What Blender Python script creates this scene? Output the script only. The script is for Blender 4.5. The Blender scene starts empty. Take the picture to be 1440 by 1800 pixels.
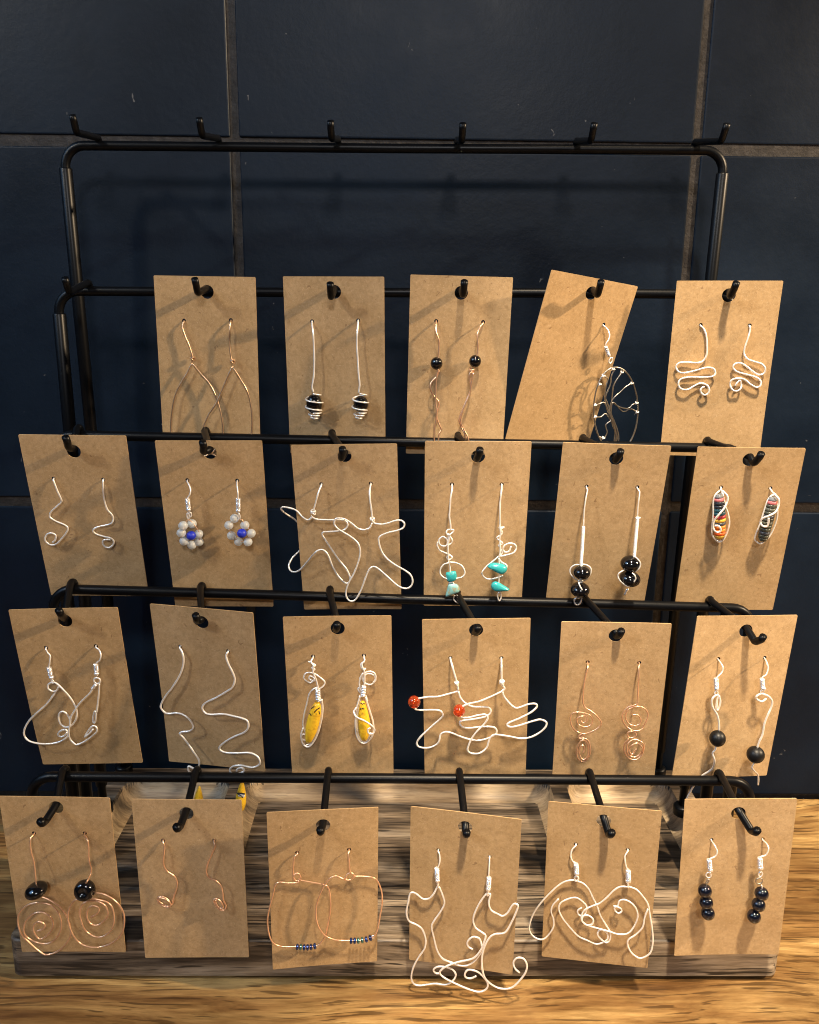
import bpy, bmesh, math, random
from math import sin, cos, pi, radians
from mathutils import Vector, Matrix
from mathutils.geometry import tessellate_polygon

random.seed(7)
scene = bpy.context.scene
COL = scene.collection

# ------------------------------------------------------------------ camera
EYE = Vector((0.0, 0.0, 0.3247))
FPX = 1442.0                       # focal length in pixels of the 1440 x 1800 photograph
TH, ROLL, YAW = radians(13.3), radians(0.65), radians(0.8)
fwd = Vector((sin(YAW) * cos(TH), cos(YAW) * cos(TH), -sin(TH)))
r0 = Vector((cos(YAW), -sin(YAW), 0.0))
d0 = -(r0.cross(fwd))
RIGHT = r0 * cos(ROLL) - d0 * sin(ROLL)
DOWN = r0 * sin(ROLL) + d0 * cos(ROLL)
FWD = fwd
cam_data = bpy.data.cameras.new("camera")
cam = bpy.data.objects.new("camera", cam_data)
COL.objects.link(cam)
cam_data.sensor_fit = 'VERTICAL'
cam_data.sensor_height = 36.0
cam_data.sensor_width = 36.0
cam_data.lens = 36.0 * FPX / 1800.0
cam_data.clip_start = 0.01
cam_data.clip_end = 50.0
m3 = Matrix((RIGHT, -DOWN, -FWD)).transposed()
cam.matrix_world = Matrix.Translation(EYE) @ m3.to_4x4()
scene.camera = cam

# ------------------------------------------------------------------ world, lamps, exposure
world = bpy.data.worlds.new("World")
scene.world = world
world.use_nodes = True
bg = world.node_tree.nodes["Background"]
bg.inputs[0].default_value = (0.55, 0.72, 1.0, 1)
bg.inputs[1].default_value = 0.02
vs = scene.view_settings
vs.view_transform = 'Standard'
vs.look = 'None'
vs.gamma = 1.0
vs.exposure = 0.16
scene.cycles.filter_width = 1.05
vs.use_curve_mapping = False

def lamp(name, typ, loc, aim, power, color, **kw):
    L = bpy.data.lights.new(name, typ)
    L.energy = power
    L.color = color
    for k, v in kw.items():
        setattr(L, k, v)
    o = bpy.data.objects.new(name, L)
    COL.objects.link(o)
    o.location = loc
    o.rotation_euler = (Vector(aim) - Vector(loc)).to_track_quat('-Z', 'Y').to_euler()
    return o

lamp("ceiling_spot", 'SPOT', (0.13, -0.24, 1.47), (0.31, 0.33, 0.10), 190, (1.0, 0.81, 0.57),
     spot_size=radians(29), spot_blend=0.45, shadow_soft_size=0.045)
lamp("right_lamp", 'POINT', (1.60, -0.05, 1.13), (0, .4, .1), 190, (1.0, 0.75, 0.48), shadow_soft_size=0.03)
lamp("left_lamp", 'POINT', (-0.78, -0.25, 0.95), (0, .4, .1), 15, (1.0, 0.90, 0.72), shadow_soft_size=0.045)
lamp("front_light", 'AREA', (0.08, -0.9, 0.97), (0, .45, .15), 6.0, (0.97, 0.94, 0.94), shape='RECTANGLE', size=0.22, size_y=0.14)
lamp("window_light", 'AREA', (-1.25, -0.20, 1.15), (-.05, .48, .32), 8.5, (0.30, 0.58, 1.0), shape='RECTANGLE', size=0.8, size_y=0.8)

# ------------------------------------------------------------------ picture <-> place
def ray(px, py):
    return FWD + RIGHT * ((px - 720.0) / FPX) + DOWN * ((py - 900.0) / FPX)

def at_depth(px, py, y):
    """point seen at photo pixel (px, py) on the upright plane y = const"""
    v = ray(px, py)
    return EYE + v * (y / v.y)

def at_height(px, py, z):
    v = ray(px, py)
    return EYE + v * ((z - EYE.z) / v.z)

# ------------------------------------------------------------------ materials
def nodes_of(name):
    m = bpy.data.materials.new(name)
    m.use_nodes = True
    nt = m.node_tree
    return m, nt, nt.nodes["Principled BSDF"]

def plain(name, col, rough=0.5, metal=0.0, **kw):
    m, nt, b = nodes_of(name)
    b.inputs['Base Color'].default_value = (*col, 1)
    b.inputs['Roughness'].default_value = rough
    b.inputs['Metallic'].default_value = metal
    for k, v in kw.items():
        b.inputs[k.replace('_', ' ')].default_value = v
    return m, nt, b

def tex_noise(nt, vec, scale, detail=3, rough=0.55, dist=0.0):
    n = nt.nodes.new('ShaderNodeTexNoise')
    n.inputs['Scale'].default_value = scale
    n.inputs['Detail'].default_value = detail
    n.inputs['Roughness'].default_value = rough
    n.inputs['Distortion'].default_value = dist
    nt.links.new(vec, n.inputs['Vector'])
    return n.outputs['Fac']

def ramp(nt, fac, stops):
    r = nt.nodes.new('ShaderNodeValToRGB')
    cr = r.color_ramp
    while len(cr.elements) < len(stops):
        cr.elements.new(0.5)
    for e, (p, c) in zip(cr.elements, stops):
        e.position = p
        e.color = (*c, 1) if len(c) == 3 else c
    nt.links.new(fac, r.inputs['Fac'])
    return r.outputs['Color']

def mixc(nt, fac, a, b, mode='MIX'):
    n = nt.nodes.new('ShaderNodeMix')
    n.data_type = 'RGBA'
    n.blend_type = mode
    for i, v in ((0, fac), (6, a), (7, b)):
        if hasattr(v, 'is_linked') or hasattr(v, 'links'):
            nt.links.new(v, n.inputs[i])
        elif i == 0:
            n.inputs[0].default_value = v
        else:
            n.inputs[i].default_value = (*v, 1)
    return n.outputs[2]

def mapped(nt, scale=(1, 1, 1), rnd=True, rot=(0, 0, 0)):
    tc = nt.nodes.new('ShaderNodeTexCoord')
    mp = nt.nodes.new('ShaderNodeMapping')
    mp.inputs['Scale'].default_value = scale
    mp.inputs['Rotation'].default_value = rot
    nt.links.new(tc.outputs['Object'], mp.inputs['Vector'])
    if rnd:
        oi = nt.nodes.new('ShaderNodeObjectInfo')
        ml = nt.nodes.new('ShaderNodeVectorMath')
        ml.operation = 'SCALE'
        ml.inputs[0].default_value = (13.1, 7.7, 5.3)
        nt.links.new(oi.outputs['Random'], ml.inputs['Scale'])
        nt.links.new(ml.outputs[0], mp.inputs['Location'])
    return mp.outputs['Vector']

def bump(nt, b, h, strength, dist):
    n = nt.nodes.new('ShaderNodeBump')
    n.inputs['Strength'].default_value = strength
    n.inputs['Distance'].default_value = dist
    nt.links.new(h, n.inputs['Height'])
    nt.links.new(n.outputs['Normal'], b.inputs['Normal'])

def make_kraft():
    m, nt, b = plain('kraft_card', (.45, .28, .15), 0.72)
    v = mapped(nt)
    big = tex_noise(nt, v, 70, 3, 0.6)
    c = ramp(nt, big, [(0.30, (.385, .252, .122)), (0.55, (.435, .288, .144)), (0.75, (.470, .318, .166))])
    mid = tex_noise(nt, v, 520, 5, 0.7, 0.6)
    c = mixc(nt, 1.0, c, ramp(nt, mid, [(0.30, (.80, .785, .76)), (0.5, (1, 1, 1)), (0.70, (1.15, 1.16, 1.18))]), 'MULTIPLY')
    fib = tex_noise(nt, v, 1300, 2, 0.5, 2.5)          # pale fibres and dark flecks of the pulp
    c = mixc(nt, ramp(nt, fib, [(0.60, (0, 0, 0)), (0.72, (.65, .65, .65))]), c, (.66, .50, .32))
    spk = tex_noise(nt, v, 420, 1, 0.4, 1.0)
    c = mixc(nt, ramp(nt, spk, [(0.225, (.6, .6, .6)), (0.265, (0, 0, 0))]), c, (.19, .105, .05))
    oi = nt.nodes.new('ShaderNodeObjectInfo')
    c = mixc(nt, 1.0, c, ramp(nt, oi.outputs['Random'], [(0.0, (.90, .89, .86)), (0.35, (1.0, .97, .92)), (0.7, (1.0, 1.0, 1.0)), (1.0, (1.06, 1.07, 1.10))]), 'MULTIPLY')
    nt.links.new(c, b.inputs['Base Color'])
    bump(nt, b, mid, 0.25, 0.0002)
    b.inputs['Specular IOR Level'].default_value = 0.3
    return m

def make_tile():
    m, nt, b = plain('black_tile', (.010, .012, .016), 0.42, Specular_IOR_Level=0.20)
    v = mapped(nt)
    n = tex_noise(nt, v, 9, 5, 0.65)
    c = ramp(nt, n, [(0.3, (.0009, .0042, .0108)), (0.7, (.0022, .0088, .0215))])
    fine = tex_noise(nt, v, 700, 3, 0.7)
    c = mixc(nt, ramp(nt, fine, [(0.66, (0, 0, 0)), (0.8, (.35, .35, .35))]), c, (.014, .024, .040))
    dust = tex_noise(nt, v, 190, 1, 0.4, 1.2)
    c = mixc(nt, ramp(nt, dust, [(0.80, (0, 0, 0)), (0.84, (.6, .6, .6))]), c, (.16, .16, .16))
    nt.links.new(c, b.inputs['Base Color'])
    nt.links.new(ramp(nt, n, [(0.3, (.38,) * 3), (0.7, (.52,) * 3)]), b.inputs['Roughness'])
    bump(nt, b, tex_noise(nt, v, 160, 5, 0.65), 0.22, 0.0008)
    return m

def make_grout():
    m, nt, b = plain('tile_grout', (.13, .105, .085), 0.9)
    v = mapped(nt, rnd=False)
    n = tex_noise(nt, v, 260, 4, 0.7)
    c = ramp(nt, n, [(0.3, (.024, .022, .021)), (0.55, (.050, .045, .042)), (0.8, (.085, .077, .072))])
    nt.links.new(c, b.inputs['Base Color'])
    bump(nt, b, n, 0.6, 0.001)
    return m

def make_wood(name, stops, across, along, rough, warp=0.010, pores=0.6, blotch=0.6, pore_scale=(55, 700), zk=1.0, fine=0.35):
    """streaky board: warped growth streaks, short dark pores and broad light / dark blotches, all running along x"""
    m, nt, b = plain(name, (.3, .2, .1), rough)
    base = mapped(nt, rnd=False)
    w = tex_noise(nt, mapped(nt, (4.5, 11, 11), False), 1.0, 2, 0.5)
    sh = nt.nodes.new('ShaderNodeMath'); sh.operation = 'MULTIPLY_ADD'
    sh.inputs[1].default_value = warp * 2; sh.inputs[2].default_value = -warp
    nt.links.new(w, sh.inputs[0])
    cb = nt.nodes.new('ShaderNodeCombineXYZ')
    nt.links.new(sh.outputs[0], cb.inputs[1])
    nt.links.new(sh.outputs[0], cb.inputs[2])
    ad = nt.nodes.new('ShaderNodeVectorMath'); ad.operation = 'ADD'
    nt.links.new(base, ad.inputs[0]); nt.links.new(cb.outputs[0], ad.inputs[1])
    def stretched(sx, sy):
        mp = nt.nodes.new('ShaderNodeMapping')
        mp.inputs['Scale'].default_value = (sx, sy, sy * zk)
        nt.links.new(ad.outputs[0], mp.inputs['Vector'])
        return mp.outputs['Vector']
    g = tex_noise(nt, stretched(along, across), 1.0, 7, 0.68, 0.25)
    c = ramp(nt, g, stops)
    f = tex_noise(nt, stretched(along * 5, across * 5), 1.0, 4, 0.7)
    lo = 1 - fine
    c = mixc(nt, 1.0, c, ramp(nt, f, [(0.34, (lo, lo * .96, lo * .9)), (0.5, (1, 1, 1)), (0.66, (1 + fine * .6,) * 3)]), 'MULTIPLY')
    bl = tex_noise(nt, stretched(along * .9, across * .16), 1.0, 3, 0.55, 0.5)
    c = mixc(nt, blotch, c, ramp(nt, bl, [(0.36, (.50, .43, .36)), (0.5, (1, 1, 1)), (0.66, (1.32, 1.30, 1.22))]), 'MULTIPLY')
    p = tex_noise(nt, stretched(*pore_scale), 1.0, 2, 0.5)
    c = mixc(nt, ramp(nt, p, [(0.575, (0, 0, 0)), (0.625, (pores,) * 3)]), c, tuple(q * .45 for q in stops[0][1]))
    nt.links.new(c, b.inputs['Base Color'])
    bump(nt, b, f, 0.2, 0.0004)
    return m

def make_metal(name, col, rough, metal, bumpy=0.0):
    m, nt, b = plain(name, col, rough, metal)
    if bumpy:
        v = mapped(nt)
        bump(nt, b, tex_noise(nt, v, 900, 3, 0.6), bumpy, 0.0003)
    return m

M = {}
M['kraft'] = make_kraft()
M['tile'] = make_tile()
M['grout'] = make_grout()
M['tray'] = make_wood('tray_wood', [(0.35, (.028, .021, .016)), (0.455, (.088, .066, .047)), (0.55, (.185, .143, .102)), (0.66, (.33, .265, .195))],
                      170, 9.0, 0.48, 0.008, 0.9, 0.6, (22, 620), 0.8, 0.30)
M['cove'] = make_wood('lit_cove_wood', [(0.34, (.20, .145, .09)), (0.50, (.40, .30, .19)), (0.66, (.52, .41, .27))],
                      260, 12.0, 0.5, 0.004, 0.3, 0.3, (60, 1000), 0.3, 0.2)  # paler tray wood: brightness of the lit cove walls put into the colour
M['counter'] = make_wood('counter_wood', [(0.33, (.105, .052, .018)), (0.45, (.19, .104, .037)), (0.56, (.29, .178, .068)), (0.69, (.42, .285, .120))],
                         90, 8.0, 0.30, 0.020, 0.75, 0.65, (26, 480), 1.0, 0.30)
M['black'] = plain('black_paint', (.0018, .0022, .0032), 0.36, 0.0, Specular_IOR_Level=0.20)[0]
M['silver'] = make_metal('silver_wire', (.96, .93, .88), 0.38, 0.50)
M['bright'] = make_metal('bright_silver', (.95, .94, .93), 0.26, 0.75)
M['dull'] = make_metal('antique_wire', (.46, .43, .38), 0.32, 0.9)
M['copper'] = make_metal('copper_wire', (.90, .58, .38), 0.30, 0.80)
M['bronze'] = make_metal('bronze_wire', (.66, .45, .29), 0.30, 0.85)
M['onyx'] = plain('black_glass', (.003, .003, .004), 0.09, 0.0, Coat_Weight=0.25)[0]
M['matte'] = plain('matte_black_stone', (.0035, .004, .005), 0.42, 0.0, Specular_IOR_Level=0.35)[0]
M['navy'] = plain('navy_bead', (.003, .004, .009), 0.10, 0.0, Coat_Weight=0.25)[0]
M['blue'] = plain('blue_glass', (.012, .03, .50), 0.42)[0]
M['frost'] = plain('frosted_glass', (.86, .91, .92), 0.32, 0.0, Transmission_Weight=0.58, Subsurface_Weight=0.0)[0]
M['red'] = plain('carnelian', (.78, .10, .02), 0.06, 0.0, Coat_Weight=0.5, Transmission_Weight=0.78)[0]

def make_stone(name, base, vein, scale, lo, hi, rough):
    m, nt, b = plain(name, base, rough)
    v = mapped(nt)
    n = tex_noise(nt, v, scale, 4, 0.6, 1.5)
    nt.links.new(mixc(nt, ramp(nt, n, [(lo, (1, 1, 1)), (hi, (0, 0, 0))]), base, vein), b.inputs['Base Color'])
    return m
M['turq'] = make_stone('turquoise', (.028, .33, .35), (.05, .20, .19), 420, 0.34, 0.46, 0.25)
M['turq_pale'] = make_stone('pale_turquoise', (.20, .42, .42), (.30, .26, .14), 300, 0.38, 0.5, 0.35)
M['yellow'] = make_stone('yellow_stone', (.80, .50, .025), (.62, .34, .02), 260, 0.36, 0.52, 0.35)
M['ink'] = plain('black_ink', (.01, .01, .012), 0.5)[0]
M['white'] = plain('white_enamel', (.75, .77, .80), 0.3)[0]
M['seed'] = plain('iridescent_seed', (.03, .06, .22), 0.14, 0.8, Coat_Weight=0.5)[0]
M['seed_green'] = plain('iridescent_seed_green', (.10, .24, .22), 0.14, 0.8, Coat_Weight=0.5)[0]
M['seed_dark'] = plain('iridescent_seed_dark', (.03, .04, .12), 0.16, 0.7, Coat_Weight=0.5)[0]
for nm, c in dict(grey=(.16, .17, .18), pink=(.55, .16, .17), dark=(.018, .022, .03), teal=(.02, .075, .10), crimson=(.32, .03, .04),
                  gold=(.62, .36, .04), slate=(.05, .055, .065), orange=(.75, .20, .03), flame=(.62, .10, .02), olive=(.055, .058, .042),
                  olive_light=(.095, .10, .075)).items():
    M['paper_' + nm] = plain('paper_' + nm, c, 0.3)[0]

# ------------------------------------------------------------------ object helpers
def mesh_of(name, verts, faces, mat, smooth=True):
    me = bpy.data.meshes.new(name)
    me.from_pydata([tuple(v) for v in verts], [], faces)
    if isinstance(mat, str):
        mat = M[mat]
    me.materials.append(mat)
    if smooth:
        me.polygons.foreach_set('use_smooth', [True] * len(me.polygons))
    me.validate()
    return me

def link(name, data, parent=None):
    o = bpy.data.objects.new(name, data)
    COL.objects.link(o)
    if parent is not None:
        o.parent = parent
    return o

def tag(o, label=None, cat=None, group=None, kind=None):
    for k, v in (('label', label), ('category', cat), ('group', group), ('kind', kind)):
        if v:
            o[k] = v
    return o

def spline(pts, n=5, closed=False):
    """Catmull-Rom through pts"""
    if len(pts) < 3:
        return [Vector(p) for p in pts]
    P = [Vector(p) for p in pts]
    N = len(P)
    out = []
    for i in range(N if closed else N - 1):
        p1, p2 = P[i], P[(i + 1) % N]
        p0 = P[i - 1] if (closed or i > 0) else p1 * 2 - p2
        p3 = P[(i + 2) % N] if (closed or i + 2 < N) else p2 * 2 - p1
        for k in range(n):
            t = k / n
            out.append(0.5 * ((2 * p1) + (p2 - p0) * t + (2 * p0 - 5 * p1 + 4 * p2 - p3) * t * t + (3 * p1 - p0 - 3 * p2 + p3) * t ** 3))
    if not closed:
        out.append(P[-1])
    return out

def tube(pts, r, sides=8, closed=False, rads=None):
    P = [pts[0]]
    R = [rads[0] if rads else r]
    for i, p in enumerate(pts[1:], 1):
        if (p - P[-1]).length > 1e-6:
            P.append(p)
            R.append(rads[i] if rads else r)
    n = len(P)
    T = []
    for i in range(n):
        a = P[i - 1] if (i > 0 or closed) else P[i]
        b = P[(i + 1) % n] if (i < n - 1 or closed) else P[i]
        T.append((b - a).normalized())
    u = T[0].orthogonal().normalized()
    V, Fc = [], []
    for i in range(n):
        u = u - T[i] * u.dot(T[i])
        if u.length < 1e-6:
            u = T[i].orthogonal()
        u.normalize()
        w = T[i].cross(u)
        for k in range(sides):
            a = 2 * pi * k / sides
            V.append(P[i] + (u * cos(a) + w * sin(a)) * R[i])
    for i in range(n if closed else n - 1):
        j = (i + 1) % n
        for k in range(sides):
            k2 = (k + 1) % sides
            Fc.append((i * sides + k, i * sides + k2, j * sides + k2, j * sides + k))
    if not closed:
        Fc.append(tuple(range(sides - 1, -1, -1)))
        Fc.append(tuple((n - 1) * sides + k for k in range(sides)))
    return V, Fc

def ball(c, ax, ay, az, seg=20, rings=12):
    """ellipsoid with half-axis vectors ax, ay, az"""
    V, Fc = [c + az], []
    for i in range(1, rings):
        t = pi * i / rings
        for k in range(seg):
            a = 2 * pi * k / seg
            V.append(c + az * cos(t) + (ax * cos(a) + ay * sin(a)) * sin(t))
    V.append(c - az)
    for k in range(seg):
        Fc.append((0, 1 + k, 1 + (k + 1) % seg))
    for i in range(rings - 2):
        for k in range(seg):
            a, b = 1 + i * seg, 1 + (i + 1) * seg
            k2 = (k + 1) % seg
            Fc.append((a + k, b + k, b + k2, a + k2))
    l = len(V) - 1
    a = 1 + (rings - 2) * seg
    for k in range(seg):
        Fc.append((a + k, l, a + (k + 1) % seg))
    return V, Fc

def lathe(p0, axis, prof, seg=20):
    """surface of revolution: prof = [(along, radius)...] from p0 along axis"""
    ax = axis.normalized()
    u = ax.orthogonal().normalized()
    w = ax.cross(u)
    V, Fc = [], []
    for (s, r) in prof:
        for k in range(seg):
            a = 2 * pi * k / seg
            V.append(p0 + ax * s + (u * cos(a) + w * sin(a)) * r)
    for i in range(len(prof) - 1):
        for k in range(seg):
            k2 = (k + 1) % seg
            Fc.append((i * seg + k, i * seg + k2, (i + 1) * seg + k2, (i + 1) * seg + k))
    Fc.append(tuple(range(seg - 1, -1, -1)))
    Fc.append(tuple((len(prof) - 1) * seg + k for k in range(seg)))
    return V, Fc

def join(*parts):
    V, Fc = [], []
    for v, f in parts:
        o = len(V)
        V += list(v)
        Fc += [tuple(i + o for i in q) for q in f]
    return V, Fc

def box(x0, x1, y0, y1, z0, z1, bev=0.0, seg=2):
    bm = bmesh.new()
    bmesh.ops.create_cube(bm, size=1.0)
    for v in bm.verts:
        v.co = Vector(((x0 + x1) / 2 + v.co.x * (x1 - x0), (y0 + y1) / 2 + v.co.y * (y1 - y0), (z0 + z1) / 2 + v.co.z * (z1 - z0)))
    if bev:
        bmesh.ops.bevel(bm, geom=list(bm.edges), offset=bev, segments=seg, affect='EDGES', profile=0.6)
    bm.verts.index_update()
    V = [v.co.copy() for v in bm.verts]
    Fc = [tuple(v.index for v in f.verts) for f in bm.faces]
    bm.free()
    return V, Fc

# ------------------------------------------------------------------ the setting: wall and counter
WY = 0.512                                    # face of the tiles
wall = link('tile_wall', mesh_of('tile_wall', *box(-1.3, 1.3, WY + .0012, WY + .06, -0.05, 1.25), 'grout'))
tag(wall, 'black tiled wall with brown grout behind the earring stand', None, None, 'structure')
jl = (at_depth(404, 0, WY).x + at_depth(421, 480, WY).x) / 2
jr = (at_depth(1247, 0, WY).x + at_depth(1208, 480, WY).x) / 2
zt = (at_depth(0, 251, WY).z + at_depth(1440, 260, WY).z) / 2
zm = (at_depth(20, 888, WY).z + at_depth(1420, 887, WY).z) / 2
tw, th, gv, gh = jr - jl, zt - zm, 0.0053, 0.0064
for c in range(-3, 4):
    for r in range(-2, 4):
        x0, x1 = jl + c * tw + gv / 2, jl + (c + 1) * tw - gv / 2
        z0, z1 = zm + r * th + gh / 2, zm + (r + 1) * th - gh / 2
        z0, z1 = max(z0, 0.002), min(z1, 1.24)
        if z1 - z0 < 0.02 or x1 < -1.25 or x0 > 1.25:
            continue
        dy = random.uniform(-.0003, .0003)
        V, Fc = box(-(x1 - x0) / 2, (x1 - x0) / 2, 0, .0065, -(z1 - z0) / 2, (z1 - z0) / 2, 0.0011, 3)
        t = link('tile', mesh_of('tile', V, Fc, 'tile', False), wall)
        t.location = ((x0 + x1) / 2, WY + dy, (z0 + z1) / 2)
        t.rotation_euler = (random.uniform(-.0012, .0012), 0, random.uniform(-.0012, .0012))

counter = link('countertop', mesh_of('countertop', *box(-1.4, 1.4, -0.25, WY - .0008, -0.04, 0.0, 0.003, 3), 'counter', False))
tag(counter, 'orange brown wood countertop under the earring stand', None, None, 'structure')

# ------------------------------------------------------------------ the stand: tray, five bar frames, thirty pegs
TRAY_TOP = 0.0237
stand = link('jewelry_stand', None)
stand.location = (0, 0.43, 0)
tag(stand, 'black metal five tier peg stand on a striped wood tray base', 'jewelry stand')
inv = Matrix.Translation(-stand.location)

def part(name, vf, mat, parent=None, smooth=True, base=None):
    base = stand.location if base is None else base
    V, Fc = vf
    return link(name, mesh_of(name, [v - base for v in V], Fc, mat, smooth), parent or stand)

yf, yb = 0.3475, 0.508
xl = at_depth(19, 1717, yf).x
xr = at_depth(1369, 1728, yf).x
def recess(x, y):
    """depth of the three coved compartments at (x, y)"""
    h = 0.0
    for a, b in comps:
        cx, cy, hx, hy, rr = (a + b) / 2, (rec0 + rec1) / 2, (b - a) / 2, (rec1 - rec0) / 2, 0.012
        qx, qy = abs(x - cx) - hx + rr, abs(y - cy) - hy + rr
        sd = math.hypot(max(qx, 0), max(qy, 0)) + min(max(qx, qy), 0) - rr
        if sd < 0:
            t = min(1.0, -sd / 0.010)
            h = max(h, 0.0125 * math.sqrt(max(0.0, 1 - (1 - t) ** 2)))
    return h
rec0, rec1 = yf + .018, yb - .014
comps = [(at_height(216, 1384, TRAY_TOP).x, at_height(402, 1384, TRAY_TOP).x),
         (at_height(432, 1384, TRAY_TOP).x, at_height(968, 1384, TRAY_TOP).x),
         (at_height(998, 1384, TRAY_TOP).x, at_height(1178, 1384, TRAY_TOP).x)]
def build_tray():
    nx, ny = 330, 130
    rr = 0.0035
    V, Fc = [], []
    def outline(x, y):                          # round the upright corners a little
        cx = min(max(x, xl + .006), xr - .006)
        cy = min(max(y, yf + .006), yb - .006)
        dx, dy = x - cx, y - cy
        if dx and dy:
            L = math.hypot(dx, dy)
            s = max(abs(dx), abs(dy)) / L
            dx, dy = dx * s, dy * s
        return cx + dx, cy + dy
    for j in range(ny + 1):
        for i in range(nx + 1):
            x = xl + (xr - xl) * i / nx
            y = yf + (yb - yf) * j / ny
            e = min(i, nx - i, j, ny - j)
            z = TRAY_TOP - recess(x, y) - (0.0008 if e == 0 else 0)
            X, Y = outline(x, y)
            V.append(Vector((X, Y, z)))
    W = nx + 1
    for j in range(ny):
        for i in range(nx):
            Fc.append((j * W + i, j * W + i + 1, (j + 1) * W + i + 1, (j + 1) * W + i))
    ring = [i for i in range(nx + 1)] + [j * W + nx for j in range(1, ny + 1)] + [ny * W + i for i in range(nx - 1, -1, -1)] + [j * W for j in range(ny - 1, 0, -1)]
    b0 = len(V)
    for k in ring:
        V.append(Vector((V[k].x, V[k].y, 0.0030)))
    c0 = len(V)
    for k in ring:
        x, y = V[k].x, V[k].y
        V.append(Vector((x + (.003 if x < 0 else -.003), y + (.003 if y < .43 else -.003), 0.0006)))
    n = len(ring)
    for k in range(n):
        k2 = (k + 1) % n
        Fc.append((ring[k2], ring[k], b0 + k, b0 + k2))
        Fc.append((b0 + k2, b0 + k, c0 + k, c0 + k2))
    Fc.append(tuple(c0 + k for k in range(n - 1, -1, -1)))
    return V, Fc
tray = part('wooden_tray', build_tray(), 'tray', None, False)
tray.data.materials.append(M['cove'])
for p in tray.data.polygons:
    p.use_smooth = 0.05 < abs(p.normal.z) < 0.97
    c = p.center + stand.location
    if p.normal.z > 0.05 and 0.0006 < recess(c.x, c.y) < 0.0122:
        p.material_index = 1  # cove walls get the wood with light painted in

BAR = {1: .478, 2: .448, 3: .420, 4: .3956, 5: .3645}
ENDS = {1: (-.182, .176), 2: (-.180, .178), 3: (-.178, .180), 4: (-.1745, .182), 5: (-.180, .177)}
LEVEL = {1: ((200, 256), (1200, 264)), 2: ((240, 512), (1150, 517)), 3: ((260, 768), (1190, 786)),
         4: ((255, 1040), (1250, 1067)), 5: ((200, 1366), (1200, 1372))}
RB = 0.0025
def bar_line(n):
    (ax, ay), (bx, by) = LEVEL[n]
    return at_depth(ax, ay, BAR[n]), at_depth(bx, by, BAR[n])
def bar_z(n, x):
    a, b = bar_line(n)
    return a.z + (b.z - a.z) * (x - a.x) / (b.x - a.x)
for n in range(1, 6):
    y = BAR[n]
    x0, x1 = ENDS[n]
    back = 0.018 if n == 1 else 0.004
    R_ = 0.011
    floor = TRAY_TOP - recess(x0, y) + .001
    pts = []
    def leg(x, sgn):
        zt_ = bar_z(n, x)
        bot = Vector((x, y + back, TRAY_TOP + .002))
        top = Vector((x, y, zt_ - R_))
        arc = [Vector((x - sgn * R_ * (1 - cos(a)), y, zt_ - R_ + R_ * sin(a))) for a in [pi / 2 * k / 7 for k in range(0, 8)]]
        return bot, top, arc
    bl, tl, al = leg(x0, -1)
    br, tr, ar = leg(x1, 1)
    mid = [al[-1].lerp(ar[-1], t) for t in (.25, .5, .75)]
    for k, p in enumerate(mid):
        p.z += random.uniform(-.0003, .0003)
    line = [bl, tl.lerp(bl, .5)] + al + mid + ar[::-1] + [tr.lerp(br, .5), br]
    fr = part('bar_frame', tube(line, RB, 12), 'black')
    for tp, bt in ((tl, bl), (tr, br)):
        d = (bt - tp).normalized()
        L = (bt - tp).length
        part('sleeve', lathe(tp + d * .0005, d, [(0, .0026), (.0, .0031), (.0006, .0034), (L - .02, .0034), (L - .02, .0026)], 14), 'black', fr)
        part('foot', lathe(bt - Vector((0, 0, .009)) + Vector((0, 0, .009)), Vector((0, 0, 1)), [(0, .0045), (.001, .0056), (.006, .0056), (.007, .0045), (.0071, .002)], 14), 'black', fr)

# ------------------------------------------------------------------ the kraft cards
POSE = {
'2_1':(-0.09678,0.42256,0.01902,-1.51,1.22,0.35), 
'2_2':(-0.03302,0.42070,0.01954,-5.65,3.88,-0.21), 
'2_3':(0.03023,0.41835,0.02043,0.00,3.71,0.85), 
'2_4':(0.09621,0.41860,0.02011,18.40,13.26,7.68), 
'2_5':(0.16215,0.41732,0.01962,-7.40,6.81,-0.35), 
'3_1':(-0.15465,0.38766,-0.05571,0.53,12.86,0.28), 
'3_2':(-0.09001,0.38583,-0.05742,0.10,9.93,-0.52), 
'3_3':(-0.02613,0.38669,-0.05868,-1.68,9.99,-1.63), 
'3_4':(0.03760,0.38531,-0.05654,-1.27,10.47,-0.51), 
'3_5':(0.10263,0.38169,-0.05676,-3.88,13.72,0.96), 
'3_6':(0.16836,0.38599,-0.05839,-4.03,11.19,-0.40), 
'4_1':(-0.15625,0.36448,-0.13387,1.22,8.30,-1.45), 
'4_2':(-0.09107,0.36044,-0.13179,-10.39,8.56,0.96), 
'4_3':(-0.02810,0.36095,-0.13545,0.27,5.22,-1.02), 
'4_4':(0.03668,0.35986,-0.13595,-1.33,6.30,-1.73), 
'4_5':(0.10170,0.35800,-0.13663,-4.56,8.64,-1.07), 
'4_6':(0.16676,0.36646,-0.13601,5.65,4.10,1.10), 
'5_1':(-0.15642,0.33729,-0.21522,-0.37,3.93,0.58), 
'5_2':(-0.09640,0.33778,-0.21672,-0.08,2.78,0.25), 
'5_3':(-0.03318,0.33172,-0.21771,4.91,4.40,-0.01), 
'5_4':(0.03159,0.33020,-0.21793,-10.47,4.26,0.61), 
'5_5':(0.09496,0.33141,-0.21531,-9.55,3.73,-0.74), 
'5_6':(0.15782,0.33351,-0.21252,-2.91,3.60,-2.65),
}
CARD_W, CARD_H, CARD_T = .0505, .0895, .00045
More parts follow.
